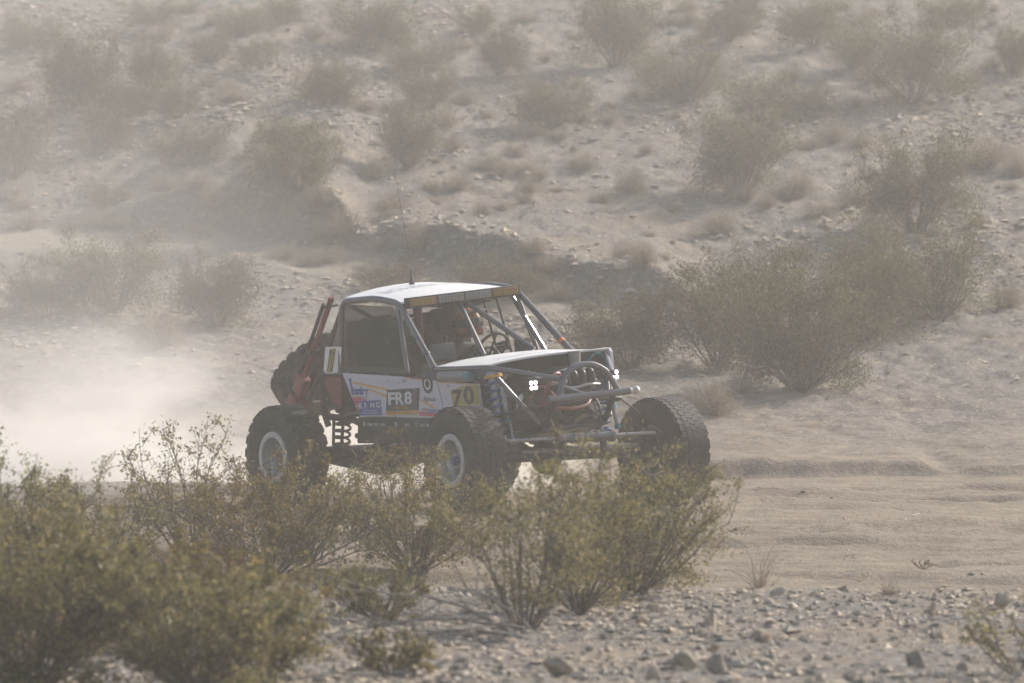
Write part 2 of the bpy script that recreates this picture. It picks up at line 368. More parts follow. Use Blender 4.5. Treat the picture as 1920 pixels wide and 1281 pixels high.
def creosote_meshes(seed, h, w, nstem, nleaf, leaf, **kw):
    rng = np.random.default_rng(seed); lowz = kw.pop('lowz', .12); tight = kw.pop('tight', .035); clumps = kw.pop('clumps', 0); csz = kw.pop('csz', .07)
    paths, tips = grow(rng, h, w, nstem, **kw)
    V, Fq = tube_arrays(paths, 3); me_s = np_mesh('creosote_stem', V, Fq, True)
    # leaves gather in sprays along the twigs, thickest at the ends
    wt = np.array([(.12 + 1.6 * rng.random() ** 2.5) * (t[-1][2] / h + .45) for t in tips]); wt /= wt.sum()
    ci = rng.choice(len(tips), nleaf, p=wt); f = rng.random(nleaf) ** .6
    A = np.array([t[0] for t in tips]); B = np.array([t[-1] for t in tips])
    C = A[ci] + (B[ci] - A[ci]) * f[:, None] + rng.normal(size=(nleaf, 3)) * tight * h * np.array([1, 1, .7])
    if clumps:                                                    # the mass of the crown: uneven clumps down to the ground
        az = rng.random(clumps) * 6.283; el = np.arcsin(rng.random(clumps) ** 1.15 * .97); rr = .45 + .5 * rng.random(clumps)
        K = np.stack([np.cos(az) * np.cos(el) * w * .5 * rr, np.sin(az) * np.cos(el) * w * .5 * rr, np.sin(el) * h * .86 * rr + .06 * h], 1)
        sg = h * (csz + 1.4 * csz * rng.random(clumps)); nk = int(nleaf * (.75 if csz > .06 else .38)); ki = rng.choice(clumps, nk, p=sg ** 2 / (sg ** 2).sum())
        C = np.concatenate([C, K[ki] + rng.normal(size=(nk, 3)) * sg[ki][:, None] * np.array([1.15, 1.15, .75])])
    C = C[C[:, 2] > lowz * h]
    V, Fq = leaf_arrays(C, leaf, rng); me_l = np_mesh('creosote_foliage', V, Fq)
    return me_s, me_l

LEAF_FAR = leaf_mat('creosote_leaves_far', [(0, (.046, .043, .015)), (.35, (.096, .088, .028)), (.7, (.146, .128, .042)), (.93, (.21, .175, .065)), (1, (.21, .13, .055))], .36)  # darker, less translucent leaves for the bushes on the slope
def put_creosote(meshes, loc, rz, sc, label, group=None, name='creosote_bush', tilt=(0, 0), leaf=None):
    e = empty(name, loc, rz); e.scale = sc; e.rotation_euler = (tilt[0], tilt[1], rz)
    link('stem', meshes[0], STEM, e); link('foliage', meshes[1], leaf or LEAF, e)
    tag(e, label, 'bush', group); return e

def dry_mesh(seed, h, w, n, nleaf, r=.0022, leafsz=.02, up=.55):
    """a dome of fine dry twigs"""
    rng = np.random.default_rng(seed); paths = []; C = []
    for i in range(n):
        az = rng.random() * 6.283; el = math.acos(1 - rng.random() * (1 - math.cos(1.45))); L = 1 - .35 * rng.random() ** 2
        d = np.array([math.cos(az) * math.sin(el) * w * .5, math.sin(az) * math.sin(el) * w * .5, math.cos(el) * h]) * L
        t = np.linspace(0, 1, 5)[:, None]; p = d * t + np.array([0, 0, .10 * h]) * (t - t ** 2) * 4 * up + rng.normal(size=3) * .08 * h * t ** 2
        p = p + np.array([rng.normal() * .05 * w, rng.normal() * .05 * w, -.02])
        paths.append((p, r, r * .4)); C.append(p[1:][rng.integers(0, 4, max(1, nleaf // n))] + rng.normal(size=(max(1, nleaf // n), 3)) * .03 * h)
    V1, F1 = tube_arrays(paths, 3); V2, F2 = leaf_arrays(np.concatenate(C), leafsz, rng, ratio=.3)
    me = np_mesh('dry_shrub', np.concatenate([V1, V2]), np.concatenate([F1, F2 + len(V1)]))
    me.materials.append(TWIG); me.materials.append(LEAF_DRY)
    mi = np.zeros(len(F1) + len(F2), dtype=np.int32); mi[len(F1):] = 1; me.polygons.foreach_set('material_index', mi); me.update()
    return me

PXM = lambda y: FOC / y        # pixels of the 1920 px frame per metre at distance y

# background creosote: six kinds of shrub, copied to where each stands on the slope
BGV = [creosote_meshes(100 + i, 1.0, ww, ns, int(nl * 2.1), .0235, clumps=(15, 12, 20, 13, 13, 10)[i], sub=sb, low=lo, spread_=sp, lowz=lz, tight=tg) for i, (ww, ns, nl, sb, lo, sp, lz, tg) in enumerate([
    (1.5, 34, 7600, 5, .22, 1.0, .03, .060), (1.2, 28, 6200, 5, .28, .95, .08, .055), (1.9, 40, 9500, 5, .16, 1.1, .02, .065),
    (1.3, 22, 5200, 4, .24, 1.0, .06, .055), (1.6, 30, 6000, 5, .22, 1.05, .05, .060), (1.1, 22, 5200, 5, .18, .9, .03, .055)])]
BGW = [1.5, 1.2, 1.9, 1.3, 1.6, 1.1]
# (base x, base y, width, height in the photograph; kind; what it looks like and stands beside)
BG = [
 (1180, 690, 240, 150, 0, 'olive bush directly behind the raised front corner of the vehicle'),
 (1345, 690, 250, 200, 3, 'tall open bush between the vehicle nose and the biggest green bush'),
 (1500, 735, 340, 250, 2, 'biggest dense green bush on the flat beyond the front wheel'),
 (1415, 600, 240, 130, 4, 'brownish bush rising behind the biggest green bush'),
 (1620, 640, 200, 170, 0, 'dark bush on the uphill side of the biggest green bush'),
 (1760, 600, 240, 180, 3, 'airy twiggy bush with bare stems at the right edge of the flat'),
 (1715, 430, 210, 180, 1, 'open upright bush on the right slope with gaps showing sand'),
 (1640, 520, 150, 110, 5, 'small dark bush below the open upright bush on the right slope'),
 (1390, 372, 230, 165, 0, 'dark rounded bush alone in the middle of the bare right slope'),
 (1280, 192, 190, 115, 2, 'wide yellowish bush touching the tall hazy bush at the top of the slope'),
 (1155, 125, 170, 150, 0, 'tall hazy bush cut by the top edge, uphill of the wide yellowish bush'),
 (1425, 222, 210, 90, 4, 'low spreading olive bush on the rocky band of the slope'),
 (1535, 215, 90, 52, 5, 'little green bush beside the low spreading bush on the rocky band'),
 (1715, 190, 270, 170, 4, 'wide brown bush mass high on the right of the slope'),
 (1600, 130, 120, 80, 1, 'bush touching the left side of the wide brown bush mass'),
 (1525, 95, 150, 85, 0, 'grey green bush near the top edge above the low spreading bush'),
 (1390, 42, 150, 60, 2, 'flat hazy bush at the top edge right of the tall hazy bush'),
 (1365, 85, 110, 60, 1, 'small hazy bush under the flat bush at the top edge'),
 (1895, 135, 90, 90, 0, 'bush cut by the right edge high on the slope'),
 (1800, 40, 140, 60, 4, 'hazy bush at the top right edge of the picture'),
 (1030, 245, 170, 100, 0, 'rounded olive bush upslope of the roof with dry tufts at its foot'),
 (935, 148, 115, 92, 1, 'dark upright bush near the top centre of the slope'),
 (890, 62, 85, 50, 5, 'small faint bush above the dark upright bush at the top centre'),
 (805, 208, 130, 85, 4, 'loose bush left of the pair of dry tufts on the central slope'),
 (765, 312, 135, 125, 0, 'bushy olive shrub in line with the antenna tip'),
 (620, 205, 145, 90, 2, 'slanting dense bush with dark shadow on the left centre slope'),
 (700, 85, 190, 100, 0, 'large hazy bush at the top edge left of centre'),
 (790, 135, 150, 65, 4, 'long low bush below the large hazy bush at the top edge'),
 (285, 55, 110, 50, 1, 'faint bush near the top edge on the left'),
 (455, 65, 120, 60, 0, 'faint rounded bush at the top left centre edge'),
 (530, 40, 110, 55, 4, 'faint bush right beside the faint rounded bush at the top edge'),
 (60, 95, 130, 60, 2, 'very hazy low bush in the top left corner'),
 (150, 205, 170, 140, 0, 'large hazy bush on the upper left slope'),
 (282, 172, 105, 90, 1, 'narrower hazy bush right of the large hazy bush on the upper left'),
 (335, 215, 115, 85, 4, 'compact hazy bush below the narrower one on the upper left'),
 (235, 215, 130, 80, 2, 'bush filling the gap between the hazy bushes on the upper left'),
 (195, 292, 110, 85, 5, 'dark little bush standing under the group of hazy bushes'),
 (25, 345, 190, 140, 0, 'big bush cut by the left edge halfway up the slope'),
 (360, 302, 180, 82, 4, 'wide dark bush in the middle of the left slope'),
 (530, 300, 130, 70, 1, 'bush at the upper end of the brownish bush clump on the left slope'),
 (560, 358, 200, 120, 2, 'brownish spreading bush clump on the left slope'),
 (490, 130, 110, 60, 3, 'thin open bush on the upper slope, left of the slanting dense bush'),
 (400, 130, 100, 55, 3, 'thin faint bush among pale ground on the upper left slope'),
 (200, 388, 100, 60, 3, 'sparse greyish bush above the shaded bank'),
 (598, 418, 62, 46, 5, 'small green bush on the lip of the shaded bank'),
 (90, 600, 200, 110, 4, 'dusty bush behind the plume near the left edge'),
 (215, 590, 210, 150, 3, 'tall open dusty bush behind the plume'),
 (405, 608, 200, 145, 0, 'yellowish dusty bush between the plume and the spare wheel'),
 (935, 560, 175, 85, 2, 'green bush peeping over the far end of the roof'),
 (730, 550, 170, 60, 3, 'thin pale bush just behind the roof antenna'),
]
_rr = random.Random(5)
for (bx, by, bw, bh, kd, lab) in BG:
    x, y, z = at_px(bx, min(by, 1250)); s = PXM(y); hh = bh / s * 1.0; ww = bw / s * .97
    sx = ww / BGW[kd]
    put_creosote(BGV[kd], (x, y, z - .02), _rr.random() * 6.28, (sx * _rr.uniform(.9, 1.1), sx * _rr.uniform(.75, 1.05), hh), lab, 'creosote bushes on the slope', tilt=(_rr.uniform(-.16, .16), _rr.uniform(-.16, .16)), leaf=LEAF_FAR)

DRYV = [dry_mesh(200 + i, 1.0, ww, n, nl, .0055, .04) for i, (ww, n, nl) in enumerate([(1.7, 520, 2600), (1.4, 420, 1800), (2.0, 560, 3200)])]
DRYW = [1.7, 1.4, 2.0]
DR = [
 (640, 452, 120, 62, 'large tan dry shrub at the right end of the shaded bank'),
 (790, 472, 95, 60, 'round dry shrub with a long dark shadow right of the shaded bank'),
 (990, 362, 62, 40, 'dry tuft in the open ground above the roof centre'),
 (1183, 372, 80, 60, 'dry tuft with dark foot left of the dark rounded bush'),
 (1345, 440, 100, 55, 'straw coloured dry shrub casting a long shadow below the dark rounded bush'),
 (1562, 270, 90, 50, 'pale dry dome on the rocky band of the right slope'),
 (1845, 305, 160, 62, 'long grey dry shrub near the right edge of the slope'),
 (1905, 320, 60, 60, 'dry shrub cut by the right edge beside the long grey one'),
 (850, 284, 60, 40, 'small dry tuft right of the bushy olive shrub'),
 (735, 392, 95, 50, 'greyish dry shrub crossed by the antenna'),
 (905, 412, 52, 36, 'little dry tuft on the bare slope left of the roof'),
 (1205, 508, 75, 48, 'pale dry shrub just above the bushes behind the nose'),
 (1092, 315, 82, 42, 'dry tuft with a leaning shadow below the rounded olive bush'),
 (1090, 232, 60, 34, 'pale tuft at the foot of the rounded olive bush'),
 (1140, 232, 55, 34, 'pale tuft one step right of the rounded olive bush'),
 (305, 355, 80, 42, 'small dry shrub below the wide dark bush'),
 (50, 425, 90, 48, 'dry shrub near the left edge above the far track'),
 (398, 388, 80, 44, 'pale dry shrub over the middle of the shaded bank'),
 (1605, 385, 90, 62, 'dry shrub leaning on the open upright bush'),
 (1500, 368, 70, 55, 'dry shrub just right of the dark rounded bush'),
 (1888, 580, 90, 62, 'dry shrub cut by the right edge at the foot of the slope'),
 (1330, 782, 150, 80, 'straw dry shrub right behind the front tyre'),
 (1385, 742, 90, 50, 'low dry shrub under the left side of the biggest green bush'),
 (1190, 196, 60, 34, 'pale tuft at the left foot of the wide yellowish bush'),
 (860, 348, 70, 40, 'dry tuft between the antenna and the lone tuft above the roof'),
 (700, 335, 70, 45, 'dry shrub at the left foot of the bushy olive shrub'),
 (835, 240, 80, 44, 'pair-like dry clump under the loose bush'),
 (1700, 560, 80, 40, 'dry shrub in the shade behind the airy twiggy bush'),
 (940, 330, 58, 34, 'pale tuft left of the lone tuft above the roof'),
 (480, 372, 80, 40, 'dry shrub in the shadow of the brownish bush clump'),
 (1640, 165, 90, 52, 'pale dome under the bush mass high on the right'),
 (1480, 150, 70, 40, 'tan tuft between the grey green bush and the rocky band'),
 (300, 655, 150, 90, 'dry tan shrub half lost in the dust'),
]
def put_dry(k, loc, rz, sc, label, group=None, cat='shrub', name='dry_shrub'):
    o = link(name, DRYV[k]); o.location = loc; o.rotation_euler = (0, 0, rz); o.scale = sc
    return tag(o, label, cat, group)
for i, (bx, by, bw, bh, lab) in enumerate(DR):
    x, y, z = at_px(bx, by); s = PXM(y); k = i % 3; sx = bw / s / DRYW[k] * 1.02
    put_dry(k, (x, y, z - .01), _rr.random() * 6.28, (sx, sx, bh / s * 1.02), lab, 'dry shrubs on the slope')
n_ = 0
while n_ < 190:      # the small tufts nobody could tell apart
    bx, by = _rr.uniform(-40, 1960), _rr.uniform(8, 640)
    if _rr.random() > .85 - by / 1100: continue
    x, y, z = at_px(bx, by); hgt = _rr.uniform(.11, .33); k = _rr.randrange(3); sx = hgt * _rr.uniform(1.0, 1.7)
    put_dry(k, (x, y, z - .01), _rr.random() * 6.28, (sx, sx, hgt), 'small dry tuft scattered over the sandy hillside', 'small dry tufts on the hillside'); n_ += 1

# foreground creosote, each grown for its place: (base x, base y or distance, width, height px, stems, leaves, leaf, seed, lean, label)
FGB = [
 (20, 1140, 360, 300, 34, 11000, .021, 31, 0, 'tall dense olive bush at the left edge, its top against the dust plume'),
 (190, 1085, 300, 195, 20, 4800, .021, 32, .05, 'lower thin bush with bare grey stems beside the left edge bush'),
 (370, 1070, 230, 300, 13, 3400, .022, 33, -.10, 'upright sprigs standing free against the bright dust plume'),
 (500, 1095, 390, 250, 32, 9000, .021, 34, .06, 'brown olive bush covering the lower half of the rear wheel'),
 (780, 1075, 340, 215, 28, 8200, .021, 35, -.05, 'bush in front of the side sill between the two near wheels'),
 (745, 1010, 210, 215, 12, 2400, .021, 36, .0, 'thin sprays reaching up over the dark sill between the wheels'),
 (985, 1185, 260, 368, 13, 5400, .020, 37, .10, 'bush with clear forked trunk rising from the stony ground in front of the axle'),
 (1190, 1120, 335, 280, 34, 13000, .020, 38, .02, 'dense green bush hiding the bottom of the far front tyre'),
 (1085, 1150, 250, 292, 20, 5600, .020, 39, .06, 'middle bush filling the gap between the forked bush and the dense green one'),
 (715, 1165, 240, 130, 18, 4200, .019, 40, -.05, 'low bush beside the fallen dead branches'),
 (580, 1060, 220, 190, 18, 3600, .020, 44, .1, 'half bare bush with pale twigs between the rear wheel and the sill bush'),
]
for (bx, by, bw, bh, ns, nl, lf, sd_, lean, lab) in FGB:
    x, y, z = at_px(bx, by); s = PXM(y); h = bh / s * .90; wd = bw / s * 1.0
    ms = creosote_meshes(sd_, h, wd, ns, int(nl * 1.05), lf * 1.15, clumps=0 if sd_ in (37, 33, 36, 44) else max(10, nl // 280), csz=.036, lean=lean, sub=6, low=.14, tight=.030, lowz=.05)
    put_creosote(ms, (x, y, z), 0, (1, 1, 1), lab, 'creosote bushes nearest the camera')
# the nearest ones root below the frame: (x m, distance m, height, width, stems, leaves, seed, label)
for (x, y, h, wd, ns, nl, sd_, lab) in [
    (-2.62, 32.2, .92, 1.55, 40, 15000, 51, 'nearest dense bush filling the bottom left corner'),
    (-1.72, 31.9, .70, 1.25, 32, 10500, 52, 'second nearest bush along the bottom edge, right of the corner bush'),
    (-1.36, 33.0, .72, .75, 14, 3800, 53, 'loose leafy stems leaning right at the bottom edge'),
    (-3.12, 35.3, .84, 1.4, 30, 9500, 56, 'olive bush behind the corner bush on the left edge'),
    (-2.22, 35.6, .66, 1.5, 30, 8500, 57, 'rounded bush in the middle of the left thicket'),
    (-.68, 33.4, .24, .58, 14, 1700, 54, 'small low green plant at the bottom edge under the fallen branches'),
    (2.86, 33.4, .52, .75, 7, 600, 55, 'sparse twiggy bush in the bottom right corner')]:
    ms = creosote_meshes(sd_, h, wd, ns, int(nl * .95), .027, clumps=max(12, nl // 300), csz=.034, sub=6, low=.12, tight=.034, lowz=.02)
    put_creosote(ms, (x, y, float(height(x, y))), 0, (1, 1, 1), lab, 'creosote bushes nearest the camera')

# dry growth in the foreground
for i, (bx, by, bw, bh, lab) in enumerate([
    (1425, 1100, 150, 105, 'airy dry grass-like shrub on the edge of the stony rise'),
    (1668, 1120, 60, 42, 'tiny dry tuft on the edge of the stones, left of the dark pointed rock'),
    (215, 1010, 130, 95, 'tan dry shrub showing between the left bushes'),
    (1240, 1110, 130, 90, 'dry twigs under the right side of the dense green bush'),
    (620, 985, 150, 75, 'straw dry shrub behind the rear wheel bush'),
    (880, 1010, 120, 60, 'low dry clump under the vehicle nose bush')]):
    x, y, z = at_px(bx, by); s = PXM(y)
    me = dry_mesh(300 + i, bh / s, bw / s, 110 if i != 0 else 80, 260, .0016, .012, .8)
    o = link('dry_shrub', me); o.location = (x, y, z); tag(o, lab, 'shrub', 'dry growth near the camera')
x, y, z = at_px(1730, 1068); e = creosote_meshes(71, .07, .20, 9, 240, .014, lowz=0)
put_creosote(e, (x, y, z), 0, (1, 1, 1), 'tiny fresh green sprout alone on the smooth track', name='green_sprout')

# fallen dead branches under the low bush
rng = np.random.default_rng(77)
for (ax, ay, bx, by, lift, lab) in [
    (985, 1195, 630, 1165, .05, 'long grey dead branch lying left from the foot of the forked bush'),
    (970, 1190, 700, 1100, .28, 'dead branch rising to the left over the low bush'),
    (990, 1200, 760, 1205, .03, 'dead branch flat on the ground below the low bush'),
    (1000, 1190, 860, 1055, .30, 'thin dead branch slanting up from the forked bush')]:
    p0 = np.array(at_px(ax, ay)); y = p0[1]; p1 = np.array([(bx - 960) / FOC * y, y - .2, 0]); p1[2] = float(height(p1[0], p1[1])) + lift
    t = np.linspace(0, 1, 10)[:, None]; mid = p0 + (p1 - p0) * t + np.array([0, 0, .07]) * (4 * t * (1 - t)) + np.cumsum(rng.normal(size=(10, 3)) * .008, 0)
    paths = [(mid, .014, .004)]
    for k in range(9):
        q = mid[rng.integers(3, 9)]; d = (p1 - p0) / np.linalg.norm(p1 - p0) + rng.normal(size=3) * .5; L = .15 + .25 * rng.random()
        paths.append((q + d * L * np.linspace(0, 1, 5)[:, None], .005, .0015))
    V, Fq = tube_arrays(paths, 5); o = link('dead_branch', np_mesh('dead_branch', V, Fq, True), DEADWOOD)
    tag(o, lab, 'branch', 'fallen dead branches')

# ------------------------------------------------------------------ stones
def rock_mesh(seed, sub=3):
    import bmesh
    rg = random.Random(seed); bm = bmesh.new(); bmesh.ops.create_icosphere(bm, subdivisions=sub, radius=1)
    cuts = [(Vector((rg.gauss(0, 1), rg.gauss(0, 1), rg.gauss(0, 1))).normalized(), rg.uniform(.30, .72)) for _ in range(11)]
    for v in bm.verts:
        for n, d in cuts:
            q = v.co.dot(n)
            if q > d: v.co -= n * (q - d)
        v.co *= 1 + rg.uniform(-.02, .02)
    me = bpy.data.meshes.new('stone'); bm.to_mesh(me); bm.free(); return me
def rock_mat():
    m = NT('desert_stone'); oi = m.n('ShaderNodeObjectInfo'); g = m.n('ShaderNodeNewGeometry'); tc = m.n('ShaderNodeTexCoord')
    base = m.ramp(oi.outputs['Random'], [(0, (.24, .22, .19)), (.2, (.36, .32, .26)), (.55, (.46, .395, .30)), (.8, (.52, .41, .30)), (1, (.64, .57, .46))])
    n = m.noise(tc.outputs['Object'], 2.2, 6, .65); c = m.mix(.6, base, m.ramp(n, [(.3, .28), (.7, .62)]), 'OVERLAY')
    m.bsdf(c, .9, 0, .2); m.bump(m.noise(tc.outputs['Object'], 6, 5, .7), .5, .08); return m.m
ROCK = rock_mat()
RK = [rock_mesh(400 + i) for i in range(10)]
for me in RK: me.materials.append(ROCK)
GRAVELM = NT('gravel_stone'); _g = GRAVELM.n('ShaderNodeNewGeometry')
GRAVELM.bsdf(GRAVELM.ramp(_g.outputs['Random Per Island'], [(0, (.21, .20, .185)), (.25, (.34, .305, .25)), (.6, (.45, .385, .295)), (.85, (.50, .40, .30)), (1, (.64, .575, .47))]), .92, 0, .15)
def put_rock(x, y, s, k, rz, label, group=None, sq=(1, 1, .7), sink=.35):
    o = link('stone', RK[k]); o.location = (x, y, float(height(x, y)) + s * sq[2] * (1 - 2 * sink) * .5)
    o.rotation_euler = (_rr.uniform(-.3, .3), _rr.uniform(-.3, .3), rz); o.scale = (s * sq[0] * .5, s * sq[1] * .5, s * sq[2] * .5)
    return tag(o, label, 'stone', group)
for (bx, by, wpx, hpx, lab) in [
    (1708, 1255, 68, 48, 'rounded tan boulder in the lower right stones'),
    (1878, 1147, 50, 42, 'dark pointed rock near the right edge of the stony rise'),
    (1748, 1152, 38, 32, 'squarish brown stone left of the dark pointed rock'),
    (1328, 1180, 56, 42, 'pale grey boulder below the dense green bush'),
    (1222, 1152, 38, 34, 'grey stone at the right foot of the dense green bush'),
    (1207, 1178, 44, 26, 'flat tan stone left of the pale grey boulder'),
    (1602, 1274, 56, 34, 'dark grey stone on the bottom edge left of the rounded boulder'),
    (1343, 1262, 62, 44, 'pale broken stone on the bottom edge'),
    (1285, 1255, 70, 44, 'tan broken stone beside the pale broken one on the bottom edge'),
    (1458, 1120, 62, 24, 'flat white stone on the lip of the stony rise'),
    (1432, 1210, 60, 26, 'flat tan slab in the middle of the stones'),
    (1340, 1222, 46, 34, 'tan wedge shaped stone below the pale grey boulder'),
    (1045, 1275, 80, 40, 'buried grey rock on the bottom edge right of the forked bush'),
    (1225, 1275, 60, 40, 'cluster-top grey rock on the bottom edge'),
    (1760, 1200, 56, 24, 'low grey stone between the rounded boulder and the dark rock'),
    (1318, 1198, 30, 22, 'small reddish stone under the pale grey boulder'),
    (1033, 900, 70, 42, 'pale boulder seen through the leaves in front of the axle'),
    (900, 1195, 50, 30, 'grey stone among the fallen dead branches')]:
    x, y, z = at_px(bx, by); s = PXM(y); put_rock(x, y, wpx / s * .85, _rr.randrange(10), _rr.random() * 6, lab, None, (1, .85, hpx / wpx * 1.35), .2)
cnt = 0
while cnt < 280:
    y = 32.6 + 10.4 * _rr.random() ** 1.05; x = _rr.uniform(-3.9, 3.9)
    px = 960 + FOC * x / y
    if px < 560 and _rr.random() < .6: continue
    s = .035 + .065 * _rr.random() ** 3.0
    put_rock(x, y, s * 1.15, _rr.randrange(10), _rr.random() * 6.28, 'small angular stone among many on the stony rise', 'small stones of the stony rise', (1, _rr.uniform(.6, 1), _rr.uniform(.45, .8)), .40); cnt += 1

def gravel(name, pts, sizes, seed, label):
    """tiny eight-faced stones, too many to count, in one mesh"""
    rng = np.random.default_rng(seed); n = len(pts)
    base = np.array([(1, 0, 0), (0, 1, 0), (-1, 0, 0), (0, -1, 0), (0, 0, 1), (0, 0, -.6)], float)
    F8 = np.array([(0, 1, 4), (1, 2, 4), (2, 3, 4), (3, 0, 4), (1, 0, 5), (2, 1, 5), (3, 2, 5), (0, 3, 5)])
    a = rng.random(n) * 6.283; c, s = np.cos(a), np.sin(a)
    sc = sizes[:, None] * np.stack([.5 + .3 * rng.random(n), .35 + .3 * rng.random(n), .12 + .22 * rng.random(n)], 1)
    Vb = base[None] * (1 + .35 * rng.normal(size=(n, 6, 1)).clip(-1, 1)) * sc[:, None]
    X = Vb[..., 0] * c[:, None] - Vb[..., 1] * s[:, None]; Y = Vb[..., 0] * s[:, None] + Vb[..., 1] * c[:, None]
    V = np.stack([X + pts[:, 0:1], Y + pts[:, 1:2], Vb[..., 2] + pts[:, 2:3]], -1).reshape(-1, 3)
    Fq = (F8[None] + (np.arange(n) * 6)[:, None, None]).reshape(-1, 3)
    return tag(link(name, np_mesh(name, V, Fq), GRAVELM.m), label, kind='stuff')
rng = np.random.default_rng(9)
n = 60000; gy_ = 31.5 + 12.6 * rng.random(n); gx_ = rng.uniform(-4.4, 4.4, n); keep = rng.random(n) < (.35 + 1.1 * (vnoise(gx_ * .9, gy_ * .9, 2) + .25)) * smooth01((43.6 - gy_ + 1.2 * vnoise(gx_ * .8, gy_ * .5, 4)) / 2.2)
gx_, gy_ = gx_[keep], gy_[keep]; sz = .012 + .070 * rng.random(len(gx_)) ** 4
gravel('gravel', np.stack([gx_, gy_, height(gx_, gy_) + sz * .1], 1), sz, 1, 'loose gravel covering the stony rise')
n = 230000; gy_ = 66 + 50 * rng.random(n); gx_ = rng.uniform(-.105, .105, n) * gy_; keep = rng.random(n) < (2.6 * np.maximum(0, vnoise(gx_ * .30 + gy_ * .1, gy_ * .22, 5) + .02) + .07) * smooth01((gy_ - 70) / 14) * (np.abs(gy_ - far_track(gx_)) > 1.0)
gx_, gy_ = gx_[keep], gy_[keep]; sz = .028 + .13 * rng.random(len(gx_)) ** 7
gravel('gravel', np.stack([gx_, gy_, height(gx_, gy_) + sz * .1], 1), sz, 2, 'grey stones strewn in bands over the hillside')
n = 1800; gy_ = 43 + 19 * rng.random(n); gx_ = rng.uniform(-.1, .1, n) * gy_; sz = .012 + .05 * rng.random(n) ** 8
gravel('gravel', np.stack([gx_, gy_, height(gx_, gy_) + sz * .1], 1), sz, 3, 'few loose pebbles on the sandy race track')

# ------------------------------------------------------------------ the race vehicle
# vehicle frame: x forward, y to its left, z up, origin on the ground between the wheels; the body leans over on its springs
CAR_LOC = (-.362, 57.002, .060); CAR_ROT = (R_(.935), R_(-1.695), R_(-55.9))
TILT = Matrix.Translation((0, 0, .5)) @ Matrix.Rotation(R_(4.1), 4, 'X') @ Matrix.Translation((0, 0, -.5))
CAR_M = Matrix.Translation(CAR_LOC) @ Euler(CAR_ROT).to_matrix().to_4x4()

def simple(name, col, rough=.5, metal=0.0, spec=.4, dust=.16, dcol=(.36, .30, .24), dscale=3.0):
    """paint, metal or plastic under a patchy film of desert dust"""
    m = NT(name); tc = m.n('ShaderNodeTexCoord')
    f = m.ramp(m.noise(tc.outputs['Object'], dscale, 6, .65), [(.35, 0), (.75, dust)])
    c = m.mix(f, col, dcol); r = m.math('ADD', m.math('MULTIPLY', f, .5), rough, True)
    m.bsdf(c, r, metal, spec); return m.m
M = dict(
    white=simple('white_panel', (.86, .86, .85), .38, dust=.20), side=simple('side_vinyl', (.68, .65, .72), .45, dust=.24),
    tube=simple('cage_steel', (.13, .135, .155), .22, .7, dust=.12), steel=simple('bare_steel', (.24, .24, .25), .26, .8, dust=.15),
    black=simple('black_plastic', (.014, .014, .016), .5, dust=.08), dark=simple('dark_frame', (.015, .015, .017), .45, .1, dust=.08),
    red=simple('red_paint', (.25, .03, .026), .4, dust=.35), darkred=simple('dull_red_panel', (.20, .035, .03), .55, dust=.3),
    rubber=simple('tyre_rubber', (.018, .018, .019), .70, 0, .25, dust=.14, dscale=5), tread=simple('tread_rubber', (.017, .017, .018), .66, 0, .3, dust=.09, dscale=6),
    rim=simple('rim_alloy', (.40, .40, .40), .35, .7, dust=.35), ring=simple('beadlock_alloy', (.58, .56, .54), .4, .4, dust=.3),
    blue=simple('blue_anodised', (.02, .07, .26), .3, .5, dust=.15), navy=simple('navy_vinyl', (.025, .03, .07), .45, dust=.15),
    yellow=simple('yellow_vinyl', (.40, .34, .08), .5, dust=.12), orange=simple('orange_stripe', (.72, .36, .04), .5, dust=.1),
    amber=simple('amber_lens', (.24, .135, .025), .3, 0, .5, dust=.1), clear=simple('clear_lens', (.17, .17, .17), .3, .2, .5, dust=.1),
    pink=simple('red_stripe', (.60, .09, .13), .5, dust=.1), lilac=simple('pale_stripe', (.70, .70, .68), .5, dust=.1),
    logoblue=simple('logo_blue', (.035, .09, .36), .45, dust=.1), logogrey=simple('logo_grey', (.030, .038, .048), .5, dust=.1),
    ink=simple('black_ink', (.015, .015, .018), .5, dust=.1), paleink=simple('white_ink', (.72, .72, .70), .5, dust=.1), greyink=simple('grey_ink', (.20, .20, .21), .5, dust=.1),
    hose=simple('red_hose', (.20, .035, .032), .45, dust=.2), teal=simple('teal_fitting', (.03, .26, .30), .3, .5, dust=.1),
    tape=simple('orange_tape', (.75, .16, .03), .5, dust=.05), canvas=simple('seat_cloth', (.014, .014, .015), .9, dust=.05),
    suit=simple('race_suit', (.022, .022, .028), .85, dust=.15), orangehelm=simple('orange_helmet', (.26, .065, .02), .5, dust=.1), darkhelm=simple('dark_helmet', (.03, .03, .035), .3, dust=.1),
    glove=simple('dark_glove', (.03, .03, .03), .8, dust=.1), maroon=simple('dull_bottle_red', (.09, .018, .016), .5, dust=.1), faint=simple('faded_blue_print', (.60, .63, .72), .45, dust=.1), tan=simple('tan_part', (.36, .26, .17), .6, dust=.3), grey=simple('grey_can', (.26, .26, .26), .45, .3, dust=.3),
    rust=simple('dusty_cast_iron', (.042, .034, .028), .7, .2, dust=.2), visor=simple('visor_glass', (.02, .02, .025), .1, 0, .6, dust=.05))
m = NT('window_net'); _b = m.bsdf((.028, .028, .03), .8, 0, .2); _t = m.n('ShaderNodeBsdfTransparent'); _mx = m.n('ShaderNodeMixShader'); _mx.inputs[0].default_value = .55
m.l(_t.outputs[0], _mx.inputs[1]); m.l(_b.outputs[0], _mx.inputs[2]); m.l(_mx.outputs[0], m.out.inputs[0]); M['net'] = m.m
m = NT('lit_led'); em = m.n('ShaderNodeEmission'); em.inputs[0].default_value = (1, .80, .86, 1); em.inputs[1].default_value = 4.0; m.l(em.outputs[0], m.out.inputs[0]); M['led'] = m.m

